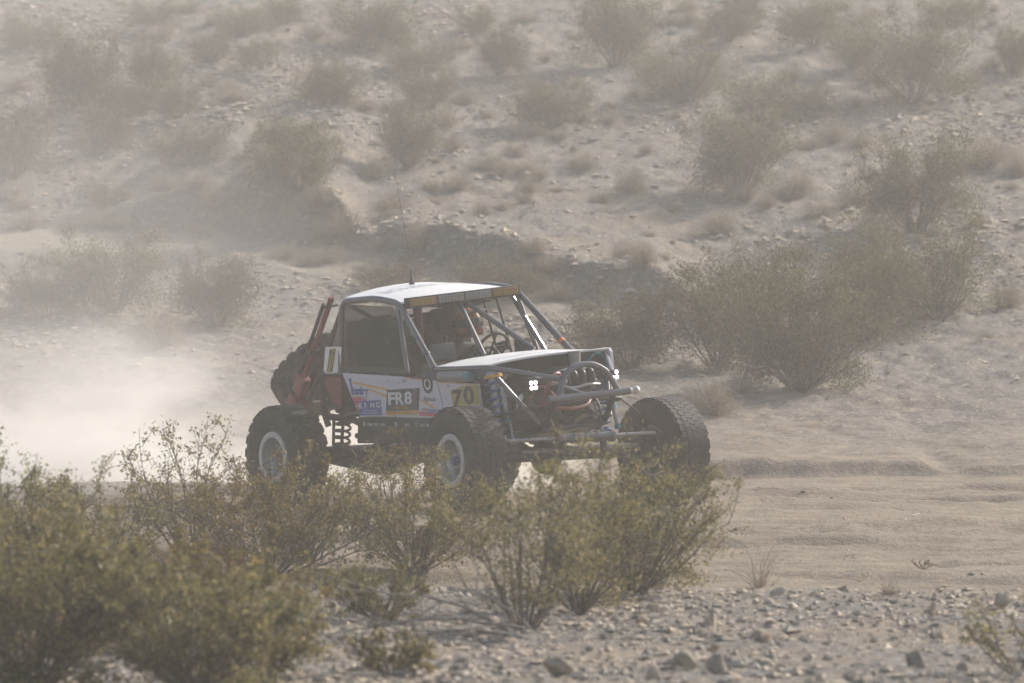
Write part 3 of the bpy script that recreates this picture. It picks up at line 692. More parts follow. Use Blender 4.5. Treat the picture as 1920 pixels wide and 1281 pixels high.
class MB:
    """collects shapes for ONE mesh"""
    def __init__(s): s.v = []; s.f = []
    def add(s, V, F):
        o = len(s.v); s.v += [tuple(p) for p in V]; s.f += [tuple(i + o for i in f) for f in F]; return s
    def ring_path(s, pts, rad, n=10, caps=True, closed=False):
        pts = [Vector(p) for p in pts]; k = len(pts); V = []; F = []; up = None
        for i, p in enumerate(pts):
            a = pts[(i - 1) % k] if (i or closed) else p; b = pts[(i + 1) % k] if (i < k - 1 or closed) else p
            t = (b - a).normalized()
            if up is None: up = t.orthogonal().normalized()
            up = (up - t * up.dot(t)).normalized(); sd = t.cross(up); r = rad[i] if hasattr(rad, '__len__') else rad
            V += [p + (up * math.cos(j * 2 * math.pi / n) + sd * math.sin(j * 2 * math.pi / n)) * r for j in range(n)]
        for i in range(k if closed else k - 1):
            q = ((i + 1) % k) * n
            F += [(i * n + j, i * n + (j + 1) % n, q + (j + 1) % n, q + j) for j in range(n)]
        if caps and not closed: F += [tuple(range(n))[::-1], tuple((k - 1) * n + j for j in range(n))]
        return s.add(V, F)
    def tube(s, pts, r=.024, n=10, bend=0):
        pts = [Vector(p) for p in pts]
        if bend and len(pts) > 2:                                # round the corners
            out = [pts[0]]
            for a, b, c in zip(pts, pts[1:], pts[2:]):
                d1 = (a - b); d2 = (c - b); q = min(bend, d1.length * .45, d2.length * .45)
                p1 = b + d1.normalized() * q; p2 = b + d2.normalized() * q
                for i in range(6):
                    t = i / 5; out.append(p1 * (1 - t) ** 2 + b * 2 * t * (1 - t) + p2 * t * t)
            out.append(pts[-1]); pts = out
        return s.ring_path(pts, r, n)
    def hose(s, pts, r=.014, n=8):
        P = [Vector(p) for p in pts]; P = [P[0] * 2 - P[1]] + P + [P[-1] * 2 - P[-2]]; out = []
        for i in range(1, len(P) - 2):
            for j in range(6):
                t = j / 6; a, b, c, d = P[i - 1:i + 3]
                out.append(.5 * (2 * b + (c - a) * t + (2 * a - 5 * b + 4 * c - d) * t * t + (3 * b - a - 3 * c + d) * t ** 3))
        out.append(P[-2]); return s.ring_path(out, r, n)
    def lathe(s, prof, c=(0, 0, 0), ax=(0, 1, 0), n=28, closed=False):
        """prof: (radius, along) pairs"""
        c = Vector(c); ax = Vector(ax).normalized(); u = ax.orthogonal().normalized(); v = ax.cross(u); V = []; F = []
        for r, a in prof: V += [c + ax * a + (u * math.cos(j * 2 * math.pi / n) + v * math.sin(j * 2 * math.pi / n)) * r for j in range(n)]
        k = len(prof)
        for i in range(k if closed else k - 1):
            q = ((i + 1) % k) * n
            F += [(i * n + j, q + j, q + (j + 1) % n, i * n + (j + 1) % n) for j in range(n)]
        return s.add(V, F)
    def cyl(s, a, b, r, n=18, r2=None):
        return s.ring_path([a, b], [r, r if r2 is None else r2], n)
    def box(s, c, sz, rot=None, bev=0.0):
        import bmesh
        bm = bmesh.new(); bmesh.ops.create_cube(bm, size=1); bmesh.ops.scale(bm, vec=sz, verts=bm.verts)
        if bev: bmesh.ops.bevel(bm, geom=bm.edges[:], offset=bev, segments=2, affect='EDGES', profile=.6)
        Mx = Matrix.Translation(c) @ (rot.to_4x4() if rot is not None else Matrix())
        bm.verts.index_update(); s.add([Mx @ v.co for v in bm.verts], [[v.index for v in f.verts] for f in bm.faces]); bm.free(); return s
    def slab(s, poly, d):
        """a polygon (3D, flat) given thickness along vector d"""
        n = len(poly); d = Vector(d); A = [Vector(p) for p in poly]; B = [p + d for p in A]
        return s.add(A + B, [tuple(range(n)), tuple(range(n, 2 * n))[::-1]] + [(i, n + i, n + (i + 1) % n, (i + 1) % n) for i in range(n)])
    def ball(s, c, r, sc=(1, 1, 1), n=14):
        c = Vector(c); V = []; F = []
        for i in range(n // 2 + 1):
            th = math.pi * i / (n // 2)
            V += [c + Vector((math.sin(th) * math.cos(j * 2 * math.pi / n) * sc[0], math.sin(th) * math.sin(j * 2 * math.pi / n) * sc[1], math.cos(th) * sc[2])) * r for j in range(n)]
        for i in range(n // 2): F += [(i * n + j, (i + 1) * n + j, (i + 1) * n + (j + 1) % n, i * n + (j + 1) % n) for j in range(n)]
        return s.add(V, F)
    def helix(s, a, b, R, r, turns, n=7):
        a, b = Vector(a), Vector(b); ax = (b - a).normalized(); u = ax.orthogonal().normalized(); v = ax.cross(u); k = int(turns * 16)
        return s.ring_path([a + (b - a) * (i / k) + (u * math.cos(i / 16 * 2 * math.pi) + v * math.sin(i / 16 * 2 * math.pi)) * R for i in range(k + 1)], r, n)
    def mesh(s, name, X=None, ang=35):
        import bmesh
        me = bpy.data.meshes.new(name); me.from_pydata([X @ Vector(p) for p in s.v] if X is not None else s.v, [], s.f)
        bm = bmesh.new(); bm.from_mesh(me); bmesh.ops.remove_doubles(bm, verts=bm.verts, dist=1e-5); bmesh.ops.recalc_face_normals(bm, faces=bm.faces); bm.to_mesh(me); bm.free()
        me.polygons.foreach_set('use_smooth', np.ones(len(me.polygons), bool)); me.set_sharp_from_angle(angle=R_(ang)); me.update(); return me

car = empty('race_buggy'); car.matrix_world = CAR_M
tag(car, 'tube framed off-road race buggy number 70 with white hood and roof, kicking up dust', 'race car')
def part(name, mb, mat, parent=None, tilt=True, label=None):
    o = link(name, mb.mesh(name, TILT if tilt else None), M[mat], car if parent is None else parent)
    if label: o['label'] = label
    return o
def mir(pts): return [(x, -y, z) for x, y, z in pts]

def text(name, st, x, z, h, mat, parent, y=-.7885, w=None, shear=0.0, bold=.0, up=None, plane='side'):
    """flat raised lettering; side: reads along +x on the right flank, top: on the hood or roof"""
    cu = bpy.data.curves.new('t', 'FONT'); cu.body = st; cu.size = 1.0; cu.extrude = .0; cu.shear = shear; cu.offset = bold
    ob = bpy.data.objects.new('t', cu); COL.objects.link(ob); dg = bpy.context.evaluated_depsgraph_get()
    me = bpy.data.meshes.new_from_object(ob.evaluated_get(dg)); bpy.data.objects.remove(ob); bpy.data.curves.remove(cu)
    n = len(me.vertices); co = np.empty(n * 3); me.vertices.foreach_get('co', co); co = co.reshape(-1, 3)
    lo, hi = co.min(0), co.max(0); sy = h / (hi[1] - lo[1]); sx = sy if w is None else w / (hi[0] - lo[0])
    u = (co[:, 0] - lo[0]) * sx; v = (co[:, 1] - lo[1]) * sy; up = up or (0, 1)
    P = np.stack([x + u + v * up[0], np.full(n, y), z + v * up[1]], 1) if plane == 'side' else plane(u, v)
    P = np.array([TILT @ Vector(p) for p in P]); me.vertices.foreach_set('co', P.ravel()); me.update(); me.name = name
    return link(name, me, M[mat], parent)

# --- wheels
def make_wheel():
    rb = MB()                                                     # the rim with its spoked disc
    rb.lathe([(.205, -.135), (.235, -.14), (.238, -.125), (.205, -.10), (.185, -.02), (.185, .06), (.210, .12), (.240, .135), (.240, .150), (.225, .150), (.195, .115), (.172, .06), (.172, -.02), (.190, -.10), (.205, -.135)], n=36)
    rb.lathe([(.0, -.005), (.172, -.005), (.172, -.02), (.0, -.02)], n=36)
    for k in range(6):
        a = k * math.pi / 3; rt = Matrix.Rotation(a, 3, 'Y'); rb.box(rt @ Vector((.108, -.035, 0)), (.145, .05, .055), rt, .008)
    rb.cyl((0, -.005, 0), (0, -.085, 0), .068, 20)
    for k in range(6):
        a = k * math.pi / 3 + .5; rb.cyl((.05 * math.cos(a), -.08, .05 * math.sin(a)), (.05 * math.cos(a), -.098, .05 * math.sin(a)), .009, 6)
    r = link('wheel', rb.mesh('wheel'), M['rim'])
    tb = MB().lathe([(.238, -.13), (.262, -.155), (.31, -.172), (.38, -.180), (.44, -.178), (.475, -.168), (.490, -.150), (.497, -.10), (.499, 0), (.497, .10), (.490, .150), (.475, .168), (.44, .178), (.38, .180), (.31, .172), (.262, .155), (.238, .13), (.2, .12), (.2, -.12)], n=64, closed=True)
    link('tyre', tb.mesh('tyre', ang=50), M['rubber'], r)
    bb = MB(); NB = 46
    for row, (yy, ww, off) in enumerate([(-.128, .050, 0), (-.064, .052, .5), (0, .052, 0), (.064, .052, .5), (.128, .050, 0)]):
        for k in range(NB):
            a = (k + off) * 2 * math.pi / NB; rt = Matrix.Rotation(a, 3, 'Y') @ Matrix.Rotation((-.35, .35, -.35, .35, -.35)[row], 3, 'Z')
            bb.box(Matrix.Rotation(a, 3, 'Y') @ Vector((0, yy, .500 - .0045 * (abs(yy) > .1))), (.058, ww + .013, .011), rt)
    for s_ in (-1, 1):                                            # shoulder lugs reaching down the sidewall
        for k in range(NB // 2):
            a = (k * 2 + .5) * 2 * math.pi / NB; rt = Matrix.Rotation(a, 3, 'Y')
            bb.box(rt @ Vector((0, s_ * .1655, .468)), (.075, .014, .044), rt @ Matrix.Rotation(s_ * -.42, 3, 'X'))
    o = link('tread_blocks', bb.mesh('tread_blocks', ang=20), M['tread'], r); o['kind'] = 'stuff'
    gb = MB().lathe([(.195, -.146), (.252, -.146), (.252, -.164), (.245, -.170), (.202, -.170), (.195, -.164)], n=40, closed=True)
    for k in range(24):
        a = k * math.pi / 12; gb.cyl((.224 * math.cos(a), -.168, .224 * math.sin(a)), (.224 * math.cos(a), -.178, .224 * math.sin(a)), .0085, 6)
    link('beadlock_ring', gb.mesh('beadlock_ring'), M['ring'], r)
    hb = MB().cyl((0, -.085, 0), (0, -.125, 0), .042, 18); hb.cyl((0, -.125, 0), (0, -.140, 0), .030, 14)
    link('hub', hb.mesh('hub'), M['blue'], r)
    return r
def copy_tree(o, parent):
    c = o.copy(); COL.objects.link(c); c.parent = parent
    for ch in list(o.children): copy_tree(ch, c)
    return c
W0 = make_wheel(); AX, TR = 1.571, 1.133
for i, (x, y, st, spin) in enumerate([(AX, -TR, -3, .3), (-AX, -TR, 0, .9), (AX, TR, 4, .1), (-AX, TR, 0, .5)]):
    o = W0 if i == 0 else copy_tree(W0, car)
    o.parent = car; flip = Matrix.Rotation(math.pi if y > 0 else 0, 4, 'Z')
    o.matrix_local = Matrix.Translation((x, y, .51)) @ Matrix.Rotation(R_(st), 4, 'Z') @ flip @ Matrix.Rotation(spin, 4, 'Y')
sp = copy_tree(W0, car); sp.name = 'spare_wheel'
spax = Vector((-.62, -.12, .78)).normalized()
sp.matrix_local = TILT @ Matrix.Translation((-2.14, -.28, 1.30)) @ (-spax).to_track_quat('Y', 'Z').to_matrix().to_4x4()

M['dusted_tread'] = simple('dusted_tread', (.030, .029, .028), .75, 0, .2, dust=.55, dscale=4)
for ch in sp.children:
    if ch.name.startswith(('tread', 'tyre')): ch.material_slots[0].link = 'OBJECT'; ch.material_slots[0].material = M['dusted_tread']
# --- axles, links and steering (they stay level with the wheels)
ab = MB().cyl((AX, -1.0, .515), (AX, 1.0, .515), .055); ab.ball((AX, -.22, .50), .17, (.9, .9, 1)); ab.cyl((AX, -.22, .5), (AX - .30, -.22, .55), .075, r2=.05)
part('front_axle', ab, 'dark', tilt=False)
ab = MB().cyl((-AX, -1.0, .51), (-AX, 1.0, .51), .082); ab.cyl((-AX, -.62, .50), (-AX, -.10, .44), .085, r2=.15); ab.cyl((-AX, .10, .44), (-AX, .55, .50), .15, r2=.085); ab.ball((-AX, 0, .45), .19, (.95, 1, .95)); ab.cyl((-AX, 0, .47), (-AX + .32, 0, .55), .085, r2=.06)
part('rear_axle', ab, 'dark', tilt=False)
part('track_bar', MB().tube([(1.74, -.62, .565), (1.74, .70, .575)], .024), 'steel', tilt=False)
part('tie_rod', MB().tube([(1.86, -.86, .675), (1.86, .84, .685)], .021), 'steel', tilt=False)
part('steering_ram', MB().cyl((1.86, -.28, .68), (1.86, .33, .682), .048, 20).cyl((1.86, -.30, .68), (1.86, -.26, .68), .060, 20).cyl((1.86, .31, .682), (1.86, .35, .682), .060, 20).cyl((1.86, -.12, .68), (1.86, -.09, .68), .058, 20).cyl((1.86, .14, .68), (1.86, .17, .68), .058, 20), 'tube', tilt=False)
for y in (-.2, .25): part('ram_clamp', MB().box((1.84, y, .61), (.07, .035, .17), bev=.008), 'rust', tilt=False)
for s in (-1, 1):
    kb = MB().cyl((AX, s * .86, .40), (AX, s * .86, .63), .055); kb.cyl((AX, s * .84, .515), (AX, s * 1.02, .515), .10, 22); kb.box((AX + .15, s * .87, .66), (.34, .05, .04), bev=.01)
    part('steering_knuckle', kb, 'rust', tilt=False)
    part('brake_disc', MB().cyl((AX, s * .965, .515), (AX, s * .985, .515), .17, 32), 'steel', tilt=False)
    part('lower_link', MB().tube([(AX - .05, s * .55, .47), (.55, s * .30, .62)], .030), 'dark', tilt=False)
    part('lower_link', MB().tube([(-AX + .05, s * .62, .44), (-.55, s * .45, .68)], .034), 'dark', tilt=False)
    part('upper_link', MB().tube([(-AX + .05, s * .30, .66), (-.75, s * .55, .88)], .028), 'dark', tilt=False)
part('drive_shaft', MB().tube([(-AX + .3, 0, .56), (.1, -.05, .78)], .04), 'dark', tilt=False)
part('drive_shaft', MB().tube([(AX - .3, -.22, .56), (.5, -.1, .78)], .04), 'dark', tilt=False)

# --- coil-over shocks
def coilover(a, b, R, spring, body, nm='coilover_shock', turns=7.5):
    a, b = Vector(a), Vector(b); d = b - a
    s = part(nm, MB().cyl(a, a + d * .55, R * .62, 18).cyl(a + d * .5, b, R * .22, 12).cyl(a - d * .03, a + d * .05, R * .95, 18).cyl(a + d * .90, a + d * .97, R * 1.0, 18).ball(b, R * .42).ball(a - d * .05, R * .42), body, tilt=False)
    part('spring', MB().helix(a + d * .05, a + d * .90, R * .98, R * .17, turns), spring, s, tilt=False)
    return s
def tl(p): return TILT @ Vector(p)
cs = coilover(tl((1.40, -.62, 1.34)), (1.50, -.68, .64), .085, 'blue', 'steel')
part('adjuster_collar', MB().cyl(tl((1.40, -.62, 1.335)), tl((1.405, -.62, 1.305)), .088, 20), 'orange', cs, tilt=False)
coilover(tl((1.43, .48, 1.14)), (1.50, .50, .60), .080, 'blue', 'ring')
for s in (-1, 1): coilover(tl((-1.26, s * .58, 1.20)), (-1.42, s * .60, .55), .078, 'dark', 'dark', turns=8)
for s in (-1, 1):   # bypass tubes with anodised ends
    p = part('bump_stop', MB().cyl((1.50, s * .60, 1.22), (1.56, s * .60, .90), .032, 14).cyl((1.56, s * .60, .92), (1.61, s * .60, .70), .017, 12), 'steel')
    part('bump_stop_end', MB().cyl((1.553, s * .60, .93), (1.562, s * .60, .885), .036, 14), 'teal', p)
    part('bump_stop_end', MB().cyl((1.605, s * .60, .73), (1.617, s * .60, .69), .030, 14), 'teal', p)
    part('shock_reservoir', MB().cyl((.78, s * .80, 1.34), (1.20, s * .78, 1.335), .050, 18), 'grey')
    part('reservoir_cap', MB().cyl((1.20, s * .78, 1.335), (1.245, s * .78, 1.335), .046, 18), 'teal')

# --- tube chassis
def ct(pts, r=.026, bend=0, both=True, mat='tube'):
    o = part('cage_tube', MB().tube(pts, r, bend=bend), mat)
    if both: part('cage_tube', MB().tube(mir(pts), r, bend=bend), mat)
    return o
ct([(-1.06, -.745, 1.36), (-.985, -.705, 2.06), (-.45, -.675, 2.085), (-.02, -.675, 2.035), (.68, -.79, 1.41)], .031, .12)
ct([(-.03, -.69, 2.00), (.16, -.765, 1.37)], .024)
ct([(-.98, -.66, 2.055), (-.98, .66, 2.055)], .028, both=False)
ct([(.0, -.66, 1.995), (.0, .66, 1.995)], .028, both=False, mat='dark')
ct([(.05, -.03, 1.965), (.68, -.22, 1.475)], .027, both=False); ct([(.06, .05, 1.965), (.68, .36, 1.475)], .027, both=False)
ct([(-.10, .68, 1.97), (.28, .76, 1.42)], .024, both=False)
ct([(.68, -.79, 1.405), (1.42, -.665, 1.405), (2.03, -.30, 1.26)], .026, .06)
ct([(-1.0, -.68, 2.03), (-1.52, -.66, 1.42), (-1.90, -.60, 1.08)], .027, .05, mat='dark')
ct([(-1.41, -.745, 1.355), (-1.46, -.72, .96), (-1.44, -.70, .84)], .032, .04, mat='dark'); ct([(-1.46, -.70, .94), (-1.10, -.62, .90), (-.84, -.60, .80)], .034, .05, mat='dark'); ct([(-1.40, -.66, .90), (-1.46, -.66, .60)], .016, mat='dark')
ct([(-1.05, -.75, 1.36), (-1.50, -.70, 1.35), (-1.95, -.58, 1.10), (-1.95, 0, 1.10)], .027, .08, mat='dark')
ct([(-1.10, -.60, .74), (.55, -.60, .70), (1.75, -.36, .78), (1.98, -.33, 1.06)], .028, .10, mat='dark')
ct([(-.98, -.60, 2.0), (-1.0, .5, 1.40)], .022, both=False, mat='dark')
ct([(1.42, -.66, 1.38), (1.78, -.40, .84)], .024); ct([(1.05, -.70, 1.34), (1.62, -.44, 1.02)], .022)
ct([(1.75, -.36, .78), (1.75, .36, .78)], .026, both=False); ct([(-1.08, -.74, .95), (-1.08, .74, .95)], .028, both=False, mat='dark')
hoop = ct([(2.05, -.345, 1.06), (2.02, -.26, 1.275), (2.0, -.10, 1.365), (2.0, .10, 1.365), (2.02, .25, 1.275), (2.05, .345, 1.06)], .030, .10, both=False)
ct([(1.98, -.28, 1.20), (2.04, -.02, 1.075)], .022, both=False)
bump = part('bumper_bar', MB().cyl((2.06, -.47, 1.085), (2.06, .45, 1.068), .036, 18), 'tube')
part('bumper_end_cap', MB().cyl((2.06, .44, 1.068), (2.06, .49, 1.067), .028, 16).ball((2.06, .53, 1.066), .042), 'ring', bump)
band = part('tape_band', MB().cyl(Vector((0.0, .675, 2.0)).lerp(Vector((.68, .79, 1.41)), .80), Vector((0.0, .675, 2.0)).lerp(Vector((.68, .79, 1.41)), .845), .0335, 16), 'tape')
for x0 in (-.66, -.42): part('window_bar', MB().tube([(x0, .70, 2.03), (x0 + .12, .76, 1.40)], .014), 'dark')
for k in range(3): part('tube_clamp', MB().cyl(Vector((-.02, -.675, 2.01)).lerp(Vector((.68, -.79, 1.41)), .22 + .27 * k), Vector((-.02, -.675, 2.01)).lerp(Vector((.68, -.79, 1.41)), .25 + .27 * k), .037, 14), 'dark')

# --- roof, light bar, antenna
def sheet(fn, nu, nv, th, mat, name, parent=None):
    mb = MB(); V = [fn(i / nu, j / nv) for i in range(nu + 1) for j in range(nv + 1)]; n = len(V); B = [(x, y, z - th) for x, y, z in V]; F = []
    ix = lambda i, j: i * (nv + 1) + j
    for i in range(nu):
        for j in range(nv):
            q = (ix(i, j), ix(i + 1, j), ix(i + 1, j + 1), ix(i, j + 1)); F += [q, tuple(n + k for k in q[::-1])]
    rim = [ix(i, 0) for i in range(nu + 1)] + [ix(nu, j) for j in range(1, nv + 1)] + [ix(i, nv) for i in range(nu - 1, -1, -1)] + [ix(0, j) for j in range(nv - 1, 0, -1)]
    F += [(rim[k], n + rim[k], n + rim[(k + 1) % len(rim)], rim[(k + 1) % len(rim)]) for k in range(len(rim))]
    mb.add(V + B, F); return part(name, mb, mat, parent)
def roof_pt(u, v):
    x = -.985 + u * 1.02; y = (v * 2 - 1) * .665
    return (x, y, 2.098 - .06 * u ** 2 + .068 * (1 - (y / .665) ** 2) * (1 - .45 * u))
roof = sheet(roof_pt, 12, 16, .014, 'white', 'roof_panel')
lb = part('light_bar', MB().box((.062, 0, 2.028), (.075, 1.30, .098), bev=.01), 'black')
for k, mt in enumerate(['amber', 'clear', 'clear', 'amber']):
    yc = -.477 + k * .318
    p = part('amber_lens' if mt == 'amber' else 'clear_lens', MB().box((.101, yc, 2.030), (.012, .300, .070), bev=.004), mt, lb)
    mb = MB()
    for r in range(2):
        for c in range(8): mb.ball((.107, yc - .131 + c * .0375, 2.013 + r * .034), .014, (.5, 1, 1), 8)
    o = part('led_reflectors', mb, mt, lb); o['kind'] = 'stuff'
part('sun_visor', MB().slab([(.03, -.30, 1.965), (.10, 0, 1.925), (.03, .34, 1.958), (-.1, .34, 1.97), (-.1, -.30, 1.975)], (0, 0, -.012)), 'black')
an = part('antenna', MB().ring_path([(-.80, 0, 2.135), (-.80, 0, 2.16), (-.797, 0, 2.24), (-.796, 0, 2.30)], [.034, .030, .012, .006], 12), 'navy')
part('antenna_whip', MB().hose([(-.796, 0, 2.30), (-.82, 0, 2.55), (-.86, 0, 2.80), (-.93, 0, 3.25)], .0017, 5), 'dark', an)
text('roof_lettering', 'BOMBER FAB', 0, 0, .17, 'faint', roof, w=.95, plane=lambda u, v: np.array([(lambda q: (q[0], q[1], q[2] + .004))(roof_pt(.30 + vv / 1.02, (uu - .475) / 1.33 + .5)) for uu, vv in zip(u, v)]))

# --- hood and front sheet metal
def hood_pt(u, v):
    x = .67 + u * .76; hw = .795 - .13 * u; y = (v * 2 - 1) * hw
    return (x, y, 1.425 + .014 * u + (.050 - .02 * u) * (1 - abs(v * 2 - 1) ** 2.6))
hood = sheet(hood_pt, 8, 18, .018, 'white', 'hood')
text('hood_lettering', 'BOMBER', 0, 0, .13, 'faint', hood, w=.62, shear=.2, plane=lambda u, v: np.array([(lambda q: (q[0], q[1], q[2] + .004))(hood_pt(.75 - vv / .76, .62 - uu / 1.45)) for uu, vv in zip(u, v)]))
part('front_fender_plate', MB().slab([(1.26, .668, 1.445), (1.47, .668, 1.455), (1.50, .668, 1.42), (1.50, .668, 1.14), (1.44, .668, 1.14), (1.40, .668, 1.34), (1.26, .668, 1.38)], (0, .03, 0)), 'white')
part('fender_lip', MB().box((1.455, .56, 1.452), (.05, .23, .012), bev=.003), 'white')
part('hood_shade_sheet', MB().slab([(1.40, .40, 1.44), (1.40, .665, 1.445), (1.40, .665, 1.24), (1.40, .36, 1.24)], (-.015, 0, 0)), 'logogrey')  # dark sheet added in place of the shade inside the fender opening
part('blue_fitting', MB().hose([(1.45, .45, 1.36), (1.46, .50, 1.41), (1.46, .57, 1.415), (1.45, .63, 1.36)], .012), 'teal')
can = part('filler_can', MB().lathe([(0, 0), (.046, 0), (.05, .02), (.058, .14), (.065, .145), (.065, .16), (0, .16)], (1.52, .24, 1.31), (0, 0, 1), 22), 'grey')
part('firewall', MB().box((.70, 0, 1.16), (.02, 1.50, .52)), 'dark')
part('cowl_side', MB().slab([(.203, -.79, 1.325), (.66, -.79, 1.405), (1.42, -.69, 1.400), (1.42, -.69, 1.315), (.72, -.79, 1.300)], (0, .02, 0)), 'navy')
part('cowl_side', MB().slab(mir([(.203, -.79, 1.325), (.66, -.79, 1.405), (1.42, -.69, 1.400), (1.42, -.69, 1.315), (.72, -.79, 1.300)]), (0, -.02, 0)), 'navy')
for s, y in ((-1, -.465), (1, .465)):
    h = part('headlight', MB().box((1.80, y, 1.22), (.06, .095, .095), bev=.012).box((1.77, y, 1.16), (.03, .03, .06)), 'black')
    for a in (-1, 1):
        for b in (-1, 1): part('led_lens', MB().lathe([(0, .004), (.019, .002), (.021, -.004)], (1.832, y + a * .0235, 1.22 + b * .0235), (1, 0, 0), 16), 'led', h)

# --- engine bay
eb = MB().box((1.15, 0, .98), (.75, .42, .40), bev=.03); eb.box((1.2, -.30, 1.10), (.62, .17, .16), Matrix.Rotation(.6, 3, 'X'), .03); eb.box((1.2, .30, 1.10), (.62, .17, .16), Matrix.Rotation(-.6, 3, 'X'), .03); eb.box((1.0, 0, .78), (.6, .34, .2), bev=.04)
eng = part('engine', eb, 'rust')
im = MB().box((1.30, .12, 1.235), (.55, .36, .06), bev=.02)
for k in range(5): im.hose([(1.12 + k * .10, -.09, 1.17), (1.12 + k * .10, -.02, 1.275), (1.12 + k * .10, .14, 1.30), (1.12 + k * .10, .33, 1.20)], .038, 10)
part('intake_manifold', im, 'dark', eng)
for k in range(4): part('intake_runner', MB().hose([(1.60, .02 + k * .095, 1.275), (1.66, .02 + k * .095, 1.26), (1.67, .02 + k * .095, 1.17)], .040, 12), 'dark', eng)
part('fuel_rail', MB().hose([(1.60, -.05, 1.29), (1.62, .1, 1.315), (1.62, .28, 1.30), (1.60, .38, 1.24)], .012), 'ring', eng)
part('wire_loom', MB().hose([(1.68, -.05, 1.15), (1.70, .1, 1.14), (1.70, .25, 1.155), (1.66, .40, 1.14)], .014), 'ring', eng)
pu = part('pulley', MB().lathe([(0, .02), (.03, .02), (.035, .0), (.085, .0), (.095, .012), (.105, .012), (.105, -.04), (0, -.04)], (1.62, -.24, .86), (1, 0, 0), 28), 'rust', eng)
part('pulley_hub', MB().cyl((1.63, -.24, .86), (1.66, -.24, .86), .032, 16), 'tan', eng)
part('pulley', MB().cyl((1.58, .06, .92), (1.62, .06, .92), .065, 22).cyl((1.60, -.02, 1.04), (1.64, -.02, 1.04), .05, 20), 'dark', eng)
belt = MB().ring_path([(1.60, -.24 + .108 * math.cos(a), .86 + .108 * math.sin(a)) for a in np.linspace(1.3, 5.2, 14)] + [(1.60, .06, .852), (1.60, .128, .93), (1.60, .06, .99), (1.60, -.02, 1.092)], .009, 6, closed=True)
part('drive_belt', belt, 'black', eng)
part('alternator', MB().cyl((1.42, -.36, 1.02), (1.58, -.36, 1.02), .075, 20).cyl((1.58, -.36, 1.02), (1.61, -.36, 1.02), .04, 16), 'rust', eng)
part('front_skid_plate', MB().slab([(1.80, -.40, .79), (1.80, .40, .79), (1.30, .45, .68), (1.30, -.45, .68)], (0, 0, -.012)), 'dark')
part('inner_fender', MB().slab([(.74, -.66, 1.38), (1.36, -.60, 1.38), (1.36, -.60, .98), (.74, -.66, .80)], (0, .012, 0)), 'dark')
part('inner_fender', MB().slab(mir([(.74, -.66, 1.38), (1.36, -.60, 1.38), (1.36, -.60, .98), (.74, -.66, .80)]), (0, -.012, 0)), 'dark')
part('power_steering_box', MB().box((1.58, -.42, .98), (.14, .13, .18), bev=.02), 'rust')
part('air_box', MB().box((1.45, -.20, 1.20), (.22, .26, .14), bev=.03).cyl((1.55, -.28, 1.16), (1.62, -.30, 1.14), .05, 16), 'rust')
part('finned_cooler', MB().slab([(1.52, .33, .955), (1.52, .52, .965), (1.52, .545, .815), (1.52, .42, .865)], (-.02, 0, 0)), 'lilac')
part('tan_bracket', MB().slab([(1.58, .12, .90), (1.58, .32, .86), (1.58, .30, .845), (1.58, .13, .80)], (-.02, 0, 0)), 'tan')
part('thin_rod', MB().tube([(1.60, .36, 1.0), (1.60, .40, .70)], .010), 'steel')
part('white_bracket', MB().slab([(1.60, -.52, 1.10), (1.62, -.46, 1.14), (1.62, -.45, 1.10), (1.60, -.515, 1.0)], (-.012, 0, 0)), 'white')
part('sway_bar', MB().tube([(1.22, -.70, .92), (1.66, -.66, .98), (1.70, -.40, 1.00), (1.70, .40, 1.00), (1.66, .66, .98), (1.22, .70, .92)], .020, bend=.08), 'dark')
part('fan_shroud', MB().lathe([(.14, 0), (.19, 0), (.20, -.06), (.15, -.06)], (1.68, .02, 1.02), (1, 0, 0), 26, closed=True), 'dark')
fan = MB().cyl((1.64, .02, 1.02), (1.68, .02, 1.02), .04, 14)
for k in range(7): fan.box(Vector((1.655, .02, 1.02)) + Matrix.Rotation(k * .8976, 3, 'X') @ Vector((0, .09, 0)), (.008, .11, .045), Matrix.Rotation(k * .8976, 3, 'X') @ Matrix.Rotation(.5, 3, 'Y'))
part('cooling_fan', fan, 'black')
for s in (-1, 1):
    part('brake_line', MB().hose([(1.45, s * .52, 1.15), (1.66, s * .62, .98), (1.72, s * .80, .80), (1.62, s * .92, .66)], .009), 'black')
    part('ram_line', MB().hose([(1.82, s * .24, .73), (1.78, s * .30, .92), (1.66, s * .28, 1.10)], .012), 'black')
part('radiator_hose', MB().hose([(1.78, -.36, 1.02), (1.90, -.37, 1.17), (1.92, -.30, 1.29), (1.88, -.20, 1.30), (1.78, -.12, 1.22)], .018), 'hose')
part('radiator_hose', MB().hose([(1.80, -.34, 1.06), (1.95, -.33, 1.00), (1.99, -.15, .97), (1.97, .02, .985), (1.90, .12, 1.04)], .016), 'hose')
part('coolant_hose', MB().hose([(1.70, -.44, 1.10), (1.78, -.36, 1.20), (1.80, -.22, 1.10), (1.72, -.14, 1.02)], .014), 'hose')
part('coolant_pipe', MB().hose([(1.62, -.18, 1.16), (1.78, -.20, 1.215), (1.86, -.10, 1.21)], .022), 'ring')
part('black_hose', MB().hose([(1.1, -.6, 1.33), (1.35, -.52, 1.26), (1.40, -.44, 1.36), (1.3, -.36, 1.3)], .02), 'grey')

